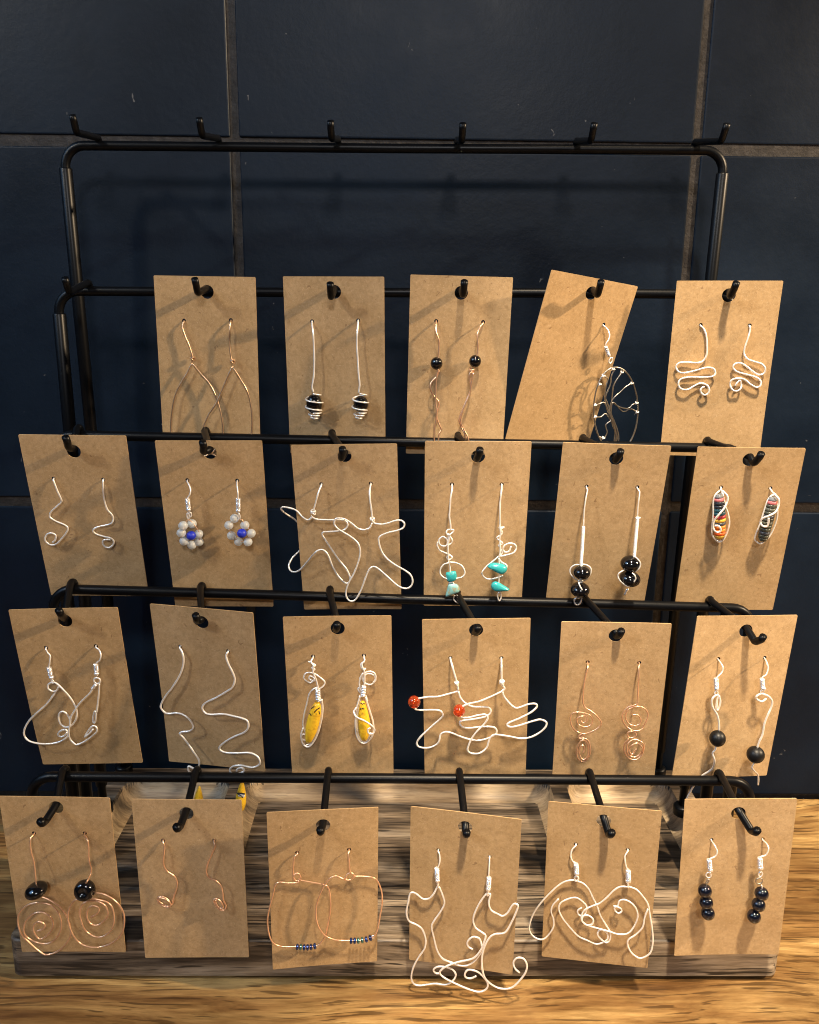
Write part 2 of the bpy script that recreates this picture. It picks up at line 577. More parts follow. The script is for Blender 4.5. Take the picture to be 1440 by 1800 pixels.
CROP = {'2_1': (250, 460, 3.2), '2_2': (250, 460, 3.2), '2_3': (690, 460, 3.2), '2_4': (690, 460, 3.2), '2_5': (1100, 460, 4.2353),
        '3_1': (0, 740, 5.2926), '3_2': (250, 760, 5.76), '3_3': (480, 760, 5.5385), '3_4': (730, 760, 5.626), '3_5': (950, 760, 5.624),
        '3_6': (1180, 760, 5.2926), '4_1': (0, 1040, 5.2926), '4_2': (250, 1040, 5.2957), '4_3': (480, 1060, 5.626),
        '4_4': (700, 1060, 5.1429), '4_5': (970, 1060, 5.626), '4_6': (1170, 1060, 5.2926), '5_1': (0, 1380, 5.2958),
        '5_2': (220, 1350, 4.864), '5_3': (450, 1380, 5.296), '5_4': (700, 1380, 4.736), '5_5': (920, 1380, 5.2923), '5_6': (1160, 1380, 4.7357)}
MAT4 = {}
for k, (x, y, z, yaw, tilt, roll) in POSE.items():
    MAT4[k] = Matrix.Translation((x, y, z + EYE.z)) @ Matrix.Rotation(radians(yaw), 4, 'Z') @ Matrix.Rotation(radians(tilt), 4, 'X') @ Matrix.Rotation(radians(roll), 4, 'Y')

def on_card(cid, cx, cy, d=0.0):
    """traced point (close-up coordinates) -> card-local point d metres in front of the card"""
    ox, oy, s = CROP[cid]
    mi = MAT4[cid].inverted()
    c = mi @ EYE
    v = mi.to_3x3() @ ray(ox + cx / s, oy + cy / s)
    return c + v * ((-d - c.y) / v.y)

CARD_INFO = {}
def card(cid, hole, pins, label):
    hp = on_card(cid, *hole)
    ps = [on_card(cid, *p) for p in pins]
    def circ(c, r, n):
        return [Vector((c.x + r * cos(2 * pi * k / n), 0, c.z + r * sin(2 * pi * k / n))) for k in range(n)]
    w, h, e = CARD_W / 2, CARD_H, .0004
    outer = [Vector((-w, 0, -h + e)), Vector((-w + e, 0, -h)), Vector((w - e, 0, -h)), Vector((w, 0, -h + e)),
             Vector((w, 0, -e)), Vector((w - e, 0, 0)), Vector((-w + e, 0, 0)), Vector((-w, 0, -e))]
    loops = [outer, circ(hp, .0033, 28)] + [circ(p + Vector((0, 0, .00055)), .0010, 14) for p in ps]
    flat = [v for l in loops for v in l]
    tris = tessellate_polygon([[Vector((v.x, v.z, 0)) for v in l] for l in loops])
    n = len(flat)
    V = flat + [v + Vector((0, CARD_T, 0)) for v in flat]
    Fc = [tuple(t) for t in tris] + [tuple(i + n for i in reversed(t)) for t in tris]
    o = 0
    for l in loops:
        for k in range(len(l)):
            a, b = o + k, o + (k + 1) % len(l)
            Fc.append((a, b, b + n, a + n))
        o += len(l)
    me = mesh_of('kraft_card', V, Fc, 'kraft', False)
    bm = bmesh.new(); bm.from_mesh(me)
    for k in range(1, 10):                        # slight bow and a lifted corner, as cut card has
        for ax, co in (((0, 0, 1), (0, 0, -CARD_H * k / 10)), ((1, 0, 0), (-w + CARD_W * k / 10, 0, 0))):
            bmesh.ops.bisect_plane(bm, geom=list(bm.verts) + list(bm.edges) + list(bm.faces), dist=1e-7, plane_co=co, plane_no=ax)
    kz, kx = random.uniform(-.10, .16), random.uniform(-.5, .5)
    cs, amp = random.choice((-1, 1)), random.uniform(-.0012, .0008)
    for v in bm.verts:
        d = max(0.0, (v.co.x * cs - v.co.z - .072) / .042)
        v.co.y += kz * (v.co.z + .018) ** 2 + kx * v.co.x ** 2 + amp * d * d
    bmesh.ops.recalc_face_normals(bm, faces=bm.faces)
    bm.to_mesh(me); bm.free()
    ob = link('kraft_card', me)
    ob.matrix_world = MAT4[cid]
    tag(ob, label, 'earring card', 'kraft earring cards on the peg stand')
    CARD_INFO[cid] = (hp, ps)

TIPS = {1: [(127, 203), (350, 208), (581, 213), (814, 217), (1045, 217), (1278, 218)],
        2: [(114, 489), (342.5, 490), (580.5, 498), (816.5, 494), (1057, 494), (1294.8, 496.6)],
        3: [(115, 768), (356, 776.5), (602, 788), (843.8, 789.3), (1091.4, 792), (1338.7, 796.8)],
        4: [(103, 1072), (343.9, 1081.2), (592, 1096.4), (840.4, 1101.8), (1092.6, 1108.3), (1342, 1118.6)],
        5: [(70.8, 1443.3), (309.8, 1452.8), (562.7, 1458.4), (820.8, 1463), (1075.9, 1463), (1332, 1459)]}
def build_pegs():
    for n in range(1, 6):
        for i, (px, py) in enumerate(TIPS[n]):
            x = -.1637 + .0647 * i + (0.0008 if n == 5 else 0)
            y = BAR[n]
            z = bar_z(n, x)
            tip = at_depth(px, py, y - .0415)
            up = {1: .0066, 2: .0062, 3: .0058, 4: .0050, 5: .0042}[n]
            cid = '%d_%d' % (n, i if n == 2 else i + 1)
            bend = Vector((tip.x + (x - tip.x) * .10, tip.y + .0052, tip.z - up))
            root = [Vector((x, y + .0033, z + .0002)), Vector((x, y + .0022, z + .0030)), Vector((x, y, z + .0042)), Vector((x, y - .0030, z + .0036))]
            pts = root
            if cid in CARD_INFO:                  # the peg passes through the punched hole, the card hangs from it
                h = MAT4[cid] @ (CARD_INFO[cid][0] + Vector((0, CARD_T / 2, (.0033 - .0018))))
                q = min(1.0, max(.0, (h.y - bend.y) / .004))
                pts = pts + [root[-1].lerp(h, .5), h + (h - root[-1]).normalized() * -.004, h]
                if h.y - bend.y > .0045:
                    pts = pts + [bend + (h - bend).normalized() * .0022]
            else:
                b0 = Vector((x + (bend.x - x) * .88, bend.y + .004, bend.z + .0005))
                pts = pts + [root[-1].lerp(b0, .5), b0]
            pts = pts + [bend + Vector((0, -.0002, .0004)), tip + Vector((0, .0016, -.0022))]
            part('peg', tube(spline(pts, 4) + [tip], .00175, 10), 'black')

# ------------------------------------------------------------------ one earring
CLOSE = {'2_1': .6, '2_5': .42, '3_1': .6, '4_1': .6, '4_2': .6, '5_2': .6, '5_3': .5, '5_4': .42, '5_5': .36}     # flat wire shapes lie near their card
class Ear:
    def __init__(s, cid, pin, name, label, group, d1=.004, d2=.0055):
        q = CLOSE.get(cid, 1.0)
        s.cid, s.name, s.label, s.group, s.d1, s.d2 = cid, name, label, group, d1 * q, d2 * q
        s.pin = on_card(cid, *pin)
        s.parts = []
        s.k = 0
        s.mm = (MAT4[cid].to_translation() - EYE).dot(FWD) / FPX / CROP[cid][2]     # metres per traced unit

    def depth(s, z):
        """how far a dangling part stands off the card, by its height below the pin hole"""
        t = s.pin.z - z
        if t < .005:
            q = max(0, t / .005)
            return .0003 + (s.d1 - .0003) * math.sin(q * pi / 2)
        return s.d1 + (s.d2 - s.d1) * min(1.2, (t - .005) / .045)

    def p(s, q, off=0.0):
        if len(q) > 2:
            return on_card(s.cid, q[0], q[1], q[2] * .001)
        z = on_card(s.cid, q[0], q[1], s.d1).z
        d = s.depth(z)
        z = on_card(s.cid, q[0], q[1], d).z
        return on_card(s.cid, q[0], q[1], s.depth(z) + off)

    def add(s, name, vf, mat, smooth=True):
        s.parts.append((name, vf, mat, smooth))
        return s

    def wire(s, pts, mat='silver', r=.42, name='wire', closed=False, through=False, off=0.0, n=5, wob=.25):
        P = [s.p(q, off) for q in pts]
        for i in range(1, len(P) - 1):
            P[i].y += random.uniform(-wob, wob) * .001
        if through:                               # the wire goes back through the pin hole
            P = [P[0] + Vector((0, .004, -.002)), P[0] + Vector((0, .0016, .0002)), P[0] + Vector((0, -.0003, .0001))] + P[1:]
        S = spline(P, n, closed)
        ph = random.uniform(0, 6)
        rr = [r * .001 * (1 + .05 * sin(i * .9 + ph) + random.uniform(-.05, .05)) for i in range(len(S))]   # plier marks
        return s.add(name, tube(S, r * .001, 8, closed, rr), mat)

    def bead(s, c, rx, ry=None, rot=0, mat='onyx', name='bead', dep=None, off=0.0):
        ry = ry or rx
        dep = (dep or min(rx, ry) if dep is not None else max(rx, ry) if rx > ry else rx)
        C = s.p(c, off)
        a = radians(rot)
        k = s.mm
        kz = k * s.vert()
        ax = Vector((cos(a) * rx * k, 0, sin(a) * rx * kz))
        az = Vector((-sin(a) * ry * k, 0, cos(a) * ry * kz))
        return s.add(name, ball(C, ax, Vector((0, dep * k, 0)), az), mat)

    def vert(s):
        """the photograph foreshortens upright lengths; undo it for round things (kept mild)"""
        return 1.04

    def coil(s, a, b, rr=.95, wr=.33, pitch=.62, mat='bright', name='coil', r1=None):
        A, B = s.p(a), s.p(b)
        ax = B - A
        L = ax.length
        ax.normalize()
        u = ax.orthogonal().normalized()
        w = ax.cross(u)
        n = max(2, L / (pitch * .001))
        N = int(n * 10)
        pts = []
        for i in range(N + 1):
            t = i / N
            q = (rr + ((r1 or rr) - rr) * t) * .001
            an = 2 * pi * n * t
            pts.append(A + ax * L * t + (u * cos(an) + w * sin(an)) * q)
        core = lathe(A, ax, [(0, (rr - .1) * .001), (L, ((r1 or rr) - .1) * .001)], 10)
        return s.add(name, join(tube(pts, wr * .001, 6), core), mat)

    def wrap(s, c, rx, y0, y1, turns, mat='silver', r=.4, prof=None, name='wire_wrap'):
        """open helix round an upright bead; prof(t) gives its radius in traced units"""
        pts = []
        N = int(turns * 16)
        for i in range(N + 1):
            t = i / N
            C = s.p((c[0] + (c[2] - c[0]) * t if len(c) > 2 else c[0], y0 + (y1 - y0) * t))
            q = (prof(t) if prof else rx) * s.mm
            an = 2 * pi * turns * t - pi / 2
            pts.append(C + Vector((q * cos(an), q * sin(an), 0)))
        return s.add(name, tube(pts, r * .001, 7), mat)

    def hook(s, pts, coil_a, coil_b, bl, br=1.15, mat='silver', cr=.95, r=.36):
        s.wire(pts + [coil_a], mat, r, 'ear_wire', through=True, wob=0.1)
        s.coil(coil_a, coil_b, cr)
        C = s.p(bl)
        q = br * .001
        return s.add('ball', ball(C, Vector((q, 0, 0)), Vector((0, q, 0)), Vector((0, 0, q * .85)), 14, 8), 'bright')

    def ring(s, c, rx, ry, rot=0, mat='silver', r=.36, name='loop', yaw=0.0):
        C = s.p(c)
        a = radians(rot)
        pts = []
        for k in range(20):
            t = 2 * pi * k / 20
            x, z = cos(t) * rx * s.mm, sin(t) * ry * s.mm
            pts.append(C + Vector((x * cos(a) - z * sin(a), x * yaw, x * sin(a) + z * cos(a))))
        return s.add(name, tube(pts, r * .001, 7, True), mat)

    def knot(s, c, rad, mat='silver', r=.38, turns=3.2, name='wire_knot'):
        C = s.p(c)
        q = rad * s.mm
        pts = []
        for i in range(int(turns * 12) + 1):
            t = i / 12 * 2 * pi
            tl = 0.55 * sin(t * .37 + 1)
            v = Vector((cos(t), sin(t), 0.35 * sin(t * 1.3)))
            v.rotate(Matrix.Rotation(tl, 3, 'Y'))
            pts.append(C + v * q + Vector((0, 0, (.5 - i / (turns * 12)) * q * 1.1)))
        return s.add(name, tube(pts, r * .001, 7), mat)

    def stone(s, poly, thick, mat, name='stone', n=4, bulge=0.0):
        """rounded pebble from its outline"""
        P = spline([s.p(q) for q in poly], n, True)
        C = sum(P, Vector()) / len(P)
        th = thick * .001
        rings = [(.0, -1.0), (.55, -.92), (.86, -.6), (1.0, 0.0), (.86, .6), (.55, .92), (.0, 1.0)]
        N = len(P)
        V, Fc = [], []
        for f, d in rings[1:-1]:
            for p in P:
                q = C + (p - C) * f
                V.append(q + Vector((0, d * th / 2, 0)))
        a = len(V)
        V.append(C + Vector((0, -th / 2, 0)))
        V.append(C + Vector((0, th / 2, 0)))
        for i in range(len(rings) - 3):
            for k in range(N):
                k2 = (k + 1) % N
                Fc.append((i * N + k, i * N + k2, (i + 1) * N + k2, (i + 1) * N + k))
        for k in range(N):
            k2 = (k + 1) % N
            Fc.append((a, k2, k))
            e = (len(rings) - 3) * N
            Fc.append((a + 1, e + k, e + k2))
        return s.add(name, (V, Fc), mat)

    def done(s):
        base = s.pin.copy()
        mw = MAT4[s.cid] @ Matrix.Translation(base)
        if len(s.parts) == 1:
            nm, (V, Fc), mat, sm = s.parts[0]
            root = link(s.name, mesh_of(s.name, [v - base for v in V], Fc, mat, sm))
        else:
            root = link(s.name, None)
            root.empty_display_size = .005
            for nm, (V, Fc), mat, sm in s.parts:
                link(nm, mesh_of(nm, [v - base for v in V], Fc, mat, sm), root)
        root.matrix_world = mw
        tag(root, s.label, 'earring', s.group)
        return root

# ---- second row from the top
card('2_1', (365, 170), [(235, 338), (499, 335)], 'kraft card with copper teardrop hoop earrings whose ends drop behind the black bar')
card('2_2', (1082, 170), [(956, 342), (1215, 337)], 'kraft card with long silver drops ending in wire wrapped black beads')
card('2_3', (387, 175), [(246, 340), (510, 346)], 'kraft card with single black beads above twisted copper wire tails')
card('2_4', (1120, 177), [(1187, 360)], 'strongly tilted kraft card holding only one earring, a wire tree')
card('2_5', (768, 250), [(558, 480), (922, 483)], 'kraft card with silver zigzag earrings at the right end of the top card row')

g = 'copper teardrop hoop earrings'
e = Ear('2_1', (235, 338), 'hoop_earring', 'copper teardrop hoop earring, left of its pair, with its knot nearer the card edge', g, .003, .005)
e.wire([(235, 338), (228, 375), (245, 425), (268, 480), (283, 535), (281, 565)], 'bronze', .40, 'ear_wire', through=True)
e.knot((283, 542), 11, 'bronze', .36)
e.wire([(281, 568), (255, 625), (215, 690), (185, 760), (168, 850), (162, 930), (170, 1010), (215, 1075), (300, 1105), (390, 1075), (440, 1010), (455, 950), (450, 890), (435, 820), (410, 745), (375, 680), (330, 630), (285, 575)], 'bronze', .42, 'hoop')
e.done()
e = Ear('2_1', (499, 335), 'hoop_earring', 'copper teardrop hoop earring, right of its pair, crossing in front of the other hoop', g, .004, .0065)
e.wire([(499, 335), (493, 380), (490, 450), (497, 520), (507, 560)], 'bronze', .40, 'ear_wire', through=True)
e.knot((508, 558), 12, 'bronze', .36)
e.wire([(510, 588), (485, 640), (455, 710), (415, 800), (375, 860), (350, 920), (340, 990), (365, 1060), (460, 1105), (560, 1070), (605, 1010), (616, 950), (618, 880), (610, 800), (590, 725), (550, 655), (513, 598)], 'bronze', .42, 'hoop')
e.done()

g = 'long drops with wrapped black beads'
for side, pin, ln, c, w in (('left', (956, 342), [(956, 342), (962, 400), (966, 480), (968, 560), (966, 640), (957, 700), (963, 735)], (968, 800), 48),
                            ('right', (1215, 337), [(1215, 337), (1210, 400), (1208, 470), (1213, 550), (1218, 630), (1224, 690), (1218, 738)], (1230, 800), 45)):
    e = Ear('2_2', pin, 'drop_earring', 'silver drop with black bead caged in spiral wire, %s of the pair' % side, g, .0035, .0055)
    e.wire(ln, 'silver', .46, 'ear_wire', through=True)
    e.bead(c, w * .97, 56 if side == 'left' else 46, 0, 'onyx')
    q = -12 if side == 'right' else 3
    e.wrap((c[0] - 2, 0, c[0] + q * .3), w, 738, 846, 2.5, prof=lambda t, w=w: w * (.46 + .62 * sin(pi * min(1, .12 + t * .70))), r=.42)
    e.wrap((c[0] + q * .4, 0, c[0] + q), w, 846, 886, 2.6, prof=lambda t, w=w: w * (.86 - .55 * t), r=.40)
    e.done()

g = 'black beads with twisted copper tails'
e = Ear('2_3', (246, 340), 'beaded_earring', 'black round bead over a loosely twisted copper tail, left of the pair', g, .0035, .005)
e.wire([(246, 340), (245, 390), (260, 440), (262, 480), (258, 530), (257, 560)], 'copper', .42, 'ear_wire', through=True)
e.bead((248, 572), 35)
e.wire([(262, 612), (250, 645), (222, 675), (213, 710), (228, 750), (255, 780), (262, 810), (250, 850), (252, 885), (265, 920), (275, 945), (262, 970), (258, 1010), (256, 1035)], 'copper', .42, 'tail')
e.wire([(258, 600), (250, 640), (245, 700), (243, 770), (248, 840), (245, 890), (237, 940), (235, 1010), (234, 1035)], 'copper', .38, 'tail', off=.0009)
e.done()
e = Ear('2_3', (510, 346), 'beaded_earring', 'black round bead over a zigzag copper tail with a knot, right of the pair', g, .0035, .005)
e.wire([(510, 346), (492, 370), (478, 410), (480, 450), (480, 500), (472, 545)], 'copper', .42, 'ear_wire', through=True)
e.bead((465, 560), 35)
e.knot((446, 612), 13, 'copper', .34)
e.wire([(440, 620), (432, 650), (440, 690), (440, 720), (425, 760), (400, 820), (380, 870), (375, 895), (390, 935), (405, 965), (412, 1010), (414, 1035)], 'copper', .42, 'tail')
e.wire([(455, 625), (446, 680), (435, 740), (410, 800), (390, 860), (385, 900), (400, 940), (425, 990), (430, 1030)], 'copper', .38, 'tail', off=.0009)
e.done()

e = Ear('2_4', (1187, 360), 'tree_earring', 'round wire tree of life earring hanging alone beside the edge of a tilted card', 'wire tree earring', .005, .006)
e.hook([(1187, 361), (1208, 378), (1220, 405), (1218, 435), (1203, 458)], (1199, 476), (1215, 522), (1217, 527), 1.0, 'silver', .75)
e.ring((1228, 556), 11, 17, 0, 'silver', .34)
cx, cy, rx, ry = 1256, 832, 124, 238
e.wire([(cx + rx * cos(2 * pi * k / 24), cy - ry * sin(2 * pi * k / 24)) for k in range(24)], 'dull', .45, 'hoop', closed=True, wob=.1)
for br in ([(1258, 1055), (1262, 1010), (1267, 960), (1246, 900), (1226, 862), (1222, 835), (1236, 775), (1242, 700), (1268, 652), (1296, 618)],
           [(1250, 1055), (1255, 1005), (1258, 960), (1238, 900), (1220, 860), (1218, 832), (1240, 770), (1282, 732), (1310, 704), (1348, 682)],
           [(1268, 1055), (1270, 1010), (1272, 965), (1250, 900), (1230, 850), (1232, 792), (1272, 815), (1322, 825), (1350, 802), (1376, 794)],
           [(1244, 1040), (1250, 990), (1250, 950), (1236, 905), (1228, 850), (1240, 790), (1296, 842), (1340, 828), (1376, 846)],
           [(1240, 930), (1226, 880), (1208, 830), (1194, 760), (1200, 700), (1212, 660), (1186, 642)],
           [(1244, 940), (1232, 880), (1212, 800), (1197, 758), (1224, 692), (1232, 640), (1252, 604)],
           [(1236, 905), (1214, 840), (1190, 792), (1164, 800), (1140, 806)],
           [(1234, 900), (1200, 856), (1170, 872), (1140, 874)],
           [(1232, 885), (1224, 896), (1200, 920), (1206, 960), (1188, 992), (1165, 985)]):
    e.wire(br, 'dull', .34, 'branch', wob=.35)
for q in ((1186, 642), (1290, 622), (1347, 684), (1374, 795), (1376, 846), (1140, 806), (1140, 872), (1186, 992), (1166, 690), (1240, 604)):
    e.knot(q, 9, 'silver', .28, 2.2, 'wire_wrap')
e.done()

g = 'silver zigzag earrings with curled ends'
e = Ear('2_5', (558, 480), 'wire_earring', 'silver zigzag earring stepping to the left, its small curl at bottom right', g, .003, .008)
e.wire([(558, 480), (580, 500), (600, 550), (605, 620), (603, 690), (580, 735), (540, 752), (440, 748), (395, 755), (375, 785), (395, 820), (440, 828), (520, 810), (600, 788), (650, 795), (668, 830), (640, 855), (560, 860), (470, 860), (410, 875), (392, 910), (410, 945), (460, 952), (510, 925), (560, 905), (605, 920), (622, 955), (610, 985), (580, 992), (557, 965), (565, 940), (585, 930)], 'silver', .47, through=True)
e.done()
e = Ear('2_5', (922, 483), 'wire_earring', 'silver zigzag earring stepping to the right, its small curl at bottom left', g, .003, .008)
e.wire([(922, 483), (925, 510), (910, 570), (890, 630), (882, 680), (900, 720), (950, 742), (1010, 760), (1038, 795), (1030, 830), (995, 842), (950, 820), (900, 780), (855, 755), (815, 760), (800, 790), (830, 820), (900, 840), (970, 860), (1005, 890), (1000, 925), (970, 935), (925, 910), (880, 875), (830, 868), (790, 880), (778, 910), (790, 950), (825, 965), (855, 945), (862, 910), (850, 885), (830, 900), (815, 925)], 'silver', .47, through=True)
e.done()

# ---- third row
card('3_1', (687, 283), [(500, 547), (962, 554)], 'kraft card with small silver squiggles, far left of the row of white flower earrings')
card('3_2', (685, 205), [(458, 495), (963, 500)], 'kraft card with white bead flower earrings with blue centres')
card('3_3', (697, 228), [(471, 514), (952, 509)], 'kraft card with large silver wire starfish earrings wider than the card')
card('3_4', (622, 238), [(364, 525), (855, 525)], 'kraft card with silver wire and turquoise stone earrings')
card('3_5', (750, 260), [(456, 545), (958, 553)], 'kraft card with silver coiled stems each over two glossy black beads')
card('3_6', (730, 255), [(462, 522), (922, 530)], 'kraft card with small coloured paper bead earrings in silver wire cages')

g = 'small silver squiggle earrings'
e = Ear('3_1', (500, 547), 'wire_earring', 'silver squiggle earring whose end curls out to the left', g, .003, .004)
e.wire([(500, 547), (510, 580), (540, 660), (570, 720), (570, 755), (530, 795), (480, 840), (463, 880), (478, 905), (530, 938), (600, 965), (633, 1000), (615, 1045), (570, 1100), (530, 1140), (485, 1155), (440, 1135), (420, 1095), (440, 1055), (485, 1042), (520, 1065), (515, 1105), (490, 1130)], 'silver', .45, through=True)
e.done()
e = Ear('3_1', (962, 554), 'wire_earring', 'silver squiggle earring ending in a small round loop at lower right', g, .003, .004)
e.wire([(962, 554), (962, 600), (965, 680), (972, 740), (1000, 820), (1040, 870), (1055, 910), (1040, 950), (990, 970), (920, 985), (875, 1005), (870, 1030), (900, 1055), (970, 1075), (1030, 1090), (1058, 1120), (1050, 1155), (1015, 1178), (975, 1165), (957, 1130), (975, 1105), (1030, 1105)], 'silver', .45, through=True)
e.done()

g = 'white bead flower earrings with blue centres'
e = Ear('3_2', (458, 495), 'flower_earring', 'frosted white bead flower earring with blue centre, left of the pair', g, .005, .0055)
e.hook([(458, 496), (475, 530), (490, 580), (485, 625), (466, 655)], (459, 672), (470, 765), (470, 780), 1.25)
e.ring((466, 845), 12, 30); e.ring((487, 832), 12, 26)
for q, o in (((415, 945), .0015), ((397, 1018), .001), ((425, 1100), .0012), ((503, 1140), 0), ((575, 1108), -.0012), ((572, 1030), -.0012), ((505, 925), -.0015)):
    e.bead(q, 49, 46, 0, 'frost', off=o)
e.bead((497, 1045), 50, 47, 0, 'blue', off=.0008)
e.wire([(440, 905), (470, 885), (510, 915), (560, 980), (590, 1060), (540, 1130), (440, 1120), (390, 1040), (420, 950)], 'copper', .2, 'thread', wob=.1)
e.done()
e = Ear('3_2', (963, 500), 'flower_earring', 'frosted white bead flower earring with loose bead at top, right of the pair', g, .005, .0055)
e.hook([(963, 501), (963, 550), (969, 610), (972, 650)], (972, 668), (974, 780), (972, 793), 1.25)
e.ring((982, 850), 9, 30)
for q, o in (((935, 870), -.0012), ((878, 940), 0), ((905, 1045), -.0008), ((975, 1105), -.0012), ((1072, 1110), .0008), ((1105, 1022), 0), ((1040, 940), -.0008)):
    e.bead(q, 47, 45, 0, 'frost', off=o)
e.bead((1010, 1022), 50, 46, 0, 'blue', off=.0012)
e.wire([(985, 885), (1010, 885), (1040, 930), (1095, 1010), (1070, 1090), (985, 1100), (915, 1050), (885, 985), (890, 930), (940, 880)], 'copper', .2, 'thread', wob=.1)
e.done()

g = 'large silver starfish earrings'
e = Ear('3_3', (471, 514), 'starfish_earring', 'silver wire starfish earring partly tucked behind the left edge of its card', g, .004, .009)
e.wire([(471, 514), (445, 580), (420, 670), (398, 750)], 'silver', .46, 'ear_wire', through=True)
e.knot((393, 775), 22, 'silver', .36, 3.6)
e.wire([(382, 815), (384, 826), (430, 846), (540, 852), (640, 850), (700, 858), (728, 895), (710, 935), (660, 958), (560, 965), (490, 972), (481, 1000), (520, 1060), (580, 1150), (650, 1250), (715, 1330), (748, 1400), (750, 1440), (725, 1468), (690, 1455), (630, 1390), (580, 1300), (540, 1200), (495, 1148), (450, 1145), (400, 1180), (330, 1265, 5), (260, 1340, 4.5), (205, 1360, 4), (165, 1340, 3), (155, 1290, 1.5), (190, 1220, -1), (255, 1155, -2.5), (310, 1080, -3.5), (300, 960, -3.5), (220, 855, -2), (130, 795, .5), (85, 757, 2.5), (84, 733, 3), (120, 727, 3.2), (200, 748, 3.5), (240, 770, 3.8), (290, 825), (340, 852), (374, 830), (380, 812)], 'silver', .44, 'outline', wob=.1)
e.done()
e = Ear('3_3', (952, 509), 'starfish_earring', 'silver wire starfish earring reaching past the right edge of its card', g, .0055, .0125)
e.wire([(952, 509), (940, 580), (948, 680), (960, 760), (967, 830)], 'silver', .46, 'ear_wire', through=True)
e.knot((968, 846), 20, 'silver', .36, 3.4)
e.wire([(966, 880), (940, 930), (880, 948), (820, 930), (760, 880), (700, 845), (640, 835), (605, 850), (600, 900), (640, 945), (690, 975), (770, 1025), (830, 1085), (850, 1160), (835, 1250), (790, 1370), (735, 1470), (710, 1560), (725, 1620), (765, 1645), (810, 1620), (860, 1530), (900, 1420), (940, 1330), (985, 1308), (1040, 1340), (1130, 1420), (1220, 1495), (1290, 1520), (1340, 1500), (1360, 1450), (1340, 1390), (1280, 1340), (1180, 1285), (1100, 1220), (1055, 1150), (1030, 1060), (1040, 1015), (1110, 980), (1210, 955), (1265, 930), (1280, 890), (1250, 858), (1190, 860), (1110, 885), (1050, 895), (990, 885), (970, 866)], 'silver', .44, 'outline', wob=.1)
e.done()

g = 'silver and turquoise earrings'
e = Ear('3_4', (364, 525), 'stone_earring', 'silver scroll earring with two blocky turquoise chips, left of the pair', g, .004, .010)
e.wire([(364, 525), (365, 560), (350, 650), (345, 740), (338, 830), (348, 900), (352, 960)], 'silver', .42, 'ear_wire', through=True)
e.wire([(350, 962), (378, 966), (372, 990), (330, 1012), (308, 990), (322, 966), (350, 958)], 'silver', .42, 'scroll')
e.wire([(318, 1075), (305, 1045), (270, 1033), (236, 1062), (242, 1105), (280, 1126), (315, 1108), (326, 1050), (332, 1000)], 'silver', .42, 'scroll', off=-.0008)
e.wire([(222, 1082), (220, 1125), (245, 1168), (292, 1190), (340, 1212), (365, 1236), (340, 1258), (315, 1240), (335, 1212)], 'silver', .42, 'scroll', off=-.0008)
e.wire([(352, 1000), (335, 1060), (326, 1110), (325, 1180), (330, 1270), (345, 1330), (347, 1400), (352, 1500), (372, 1600)], 'silver', .38, 'stem')
e.wire([(330, 1010), (365, 1060), (360, 1095), (330, 1115), (325, 1140)], 'silver', .40, 'wire_wrap', off=-.001)
e.wire([(330, 1290), (280, 1310), (248, 1360), (255, 1410), (300, 1442), (360, 1455), (415, 1445), (470, 1425), (492, 1380), (460, 1320), (400, 1290), (345, 1284)], 'silver', .36, 'hoop', off=.0005)
e.stone([(302, 1395), (330, 1380), (395, 1372), (410, 1400), (410, 1450), (385, 1470), (335, 1480), (308, 1455)], 3.0, 'turq')
e.ring((360, 1502), 28, 20, -15, 'bright', .4)
e.stone([(330, 1500), (375, 1492), (425, 1512), (438, 1572), (380, 1600), (302, 1626), (312, 1560)], 2.8, 'turq_pale')
e.wire([(392, 1610), (380, 1650), (415, 1682), (456, 1672), (445, 1635), (408, 1608)], 'bright', .36, 'loop', off=-.0005)
e.done()
e = Ear('3_4', (855, 525), 'stone_earring', 'silver scroll earring with smooth oval and teardrop turquoise stones, right of the pair', g, .004, .010)
e.wire([(855, 525), (850, 600), (840, 700), (838, 800), (840, 900), (838, 940), (845, 1000), (835, 1060), (840, 1120), (840, 1190), (826, 1240)], 'silver', .42, 'ear_wire', through=True)
e.wire([(825, 944), (880, 938), (850, 955), (862, 1000), (815, 1032), (812, 1054), (856, 1084), (860, 1104), (825, 1116), (850, 1140)], 'silver', .38, 'wire_wrap', off=-.0008)
e.wire([(948, 1125), (930, 1172), (892, 1186), (870, 1160), (885, 1116), (935, 1095), (985, 1110), (1000, 1150), (970, 1190), (900, 1214), (840, 1226)], 'silver', .42, 'scroll', off=-.0008)
e.wire([(838, 1140), (862, 1185), (838, 1218), (780, 1265), (710, 1325), (665, 1375), (665, 1410), (700, 1445), (750, 1450), (820, 1435), (868, 1415)], 'silver', .42, 'hoop', off=-.0012)
e.wire([(828, 1235), (850, 1280), (896, 1308), (906, 1332), (890, 1380)], 'silver', .40, 'wire_wrap', off=-.0014)
e.wire([(828, 1240), (832, 1330), (830, 1420), (826, 1520), (826, 1590)], 'silver', .3, 'stem')
e.stone([(712, 1325), (740, 1298), (800, 1292), (870, 1305), (908, 1335), (905, 1370), (870, 1398), (810, 1385), (750, 1352)], 4.2, 'turq')
e.stone([(750, 1510), (775, 1478), (815, 1480), (870, 1510), (935, 1556), (880, 1568), (800, 1570), (758, 1548)], 3.4, 'turq')
e.wire([(826, 1580), (814, 1620), (830, 1664), (850, 1640), (848, 1600), (830, 1578)], 'bright', .36, 'loop')
e.done()

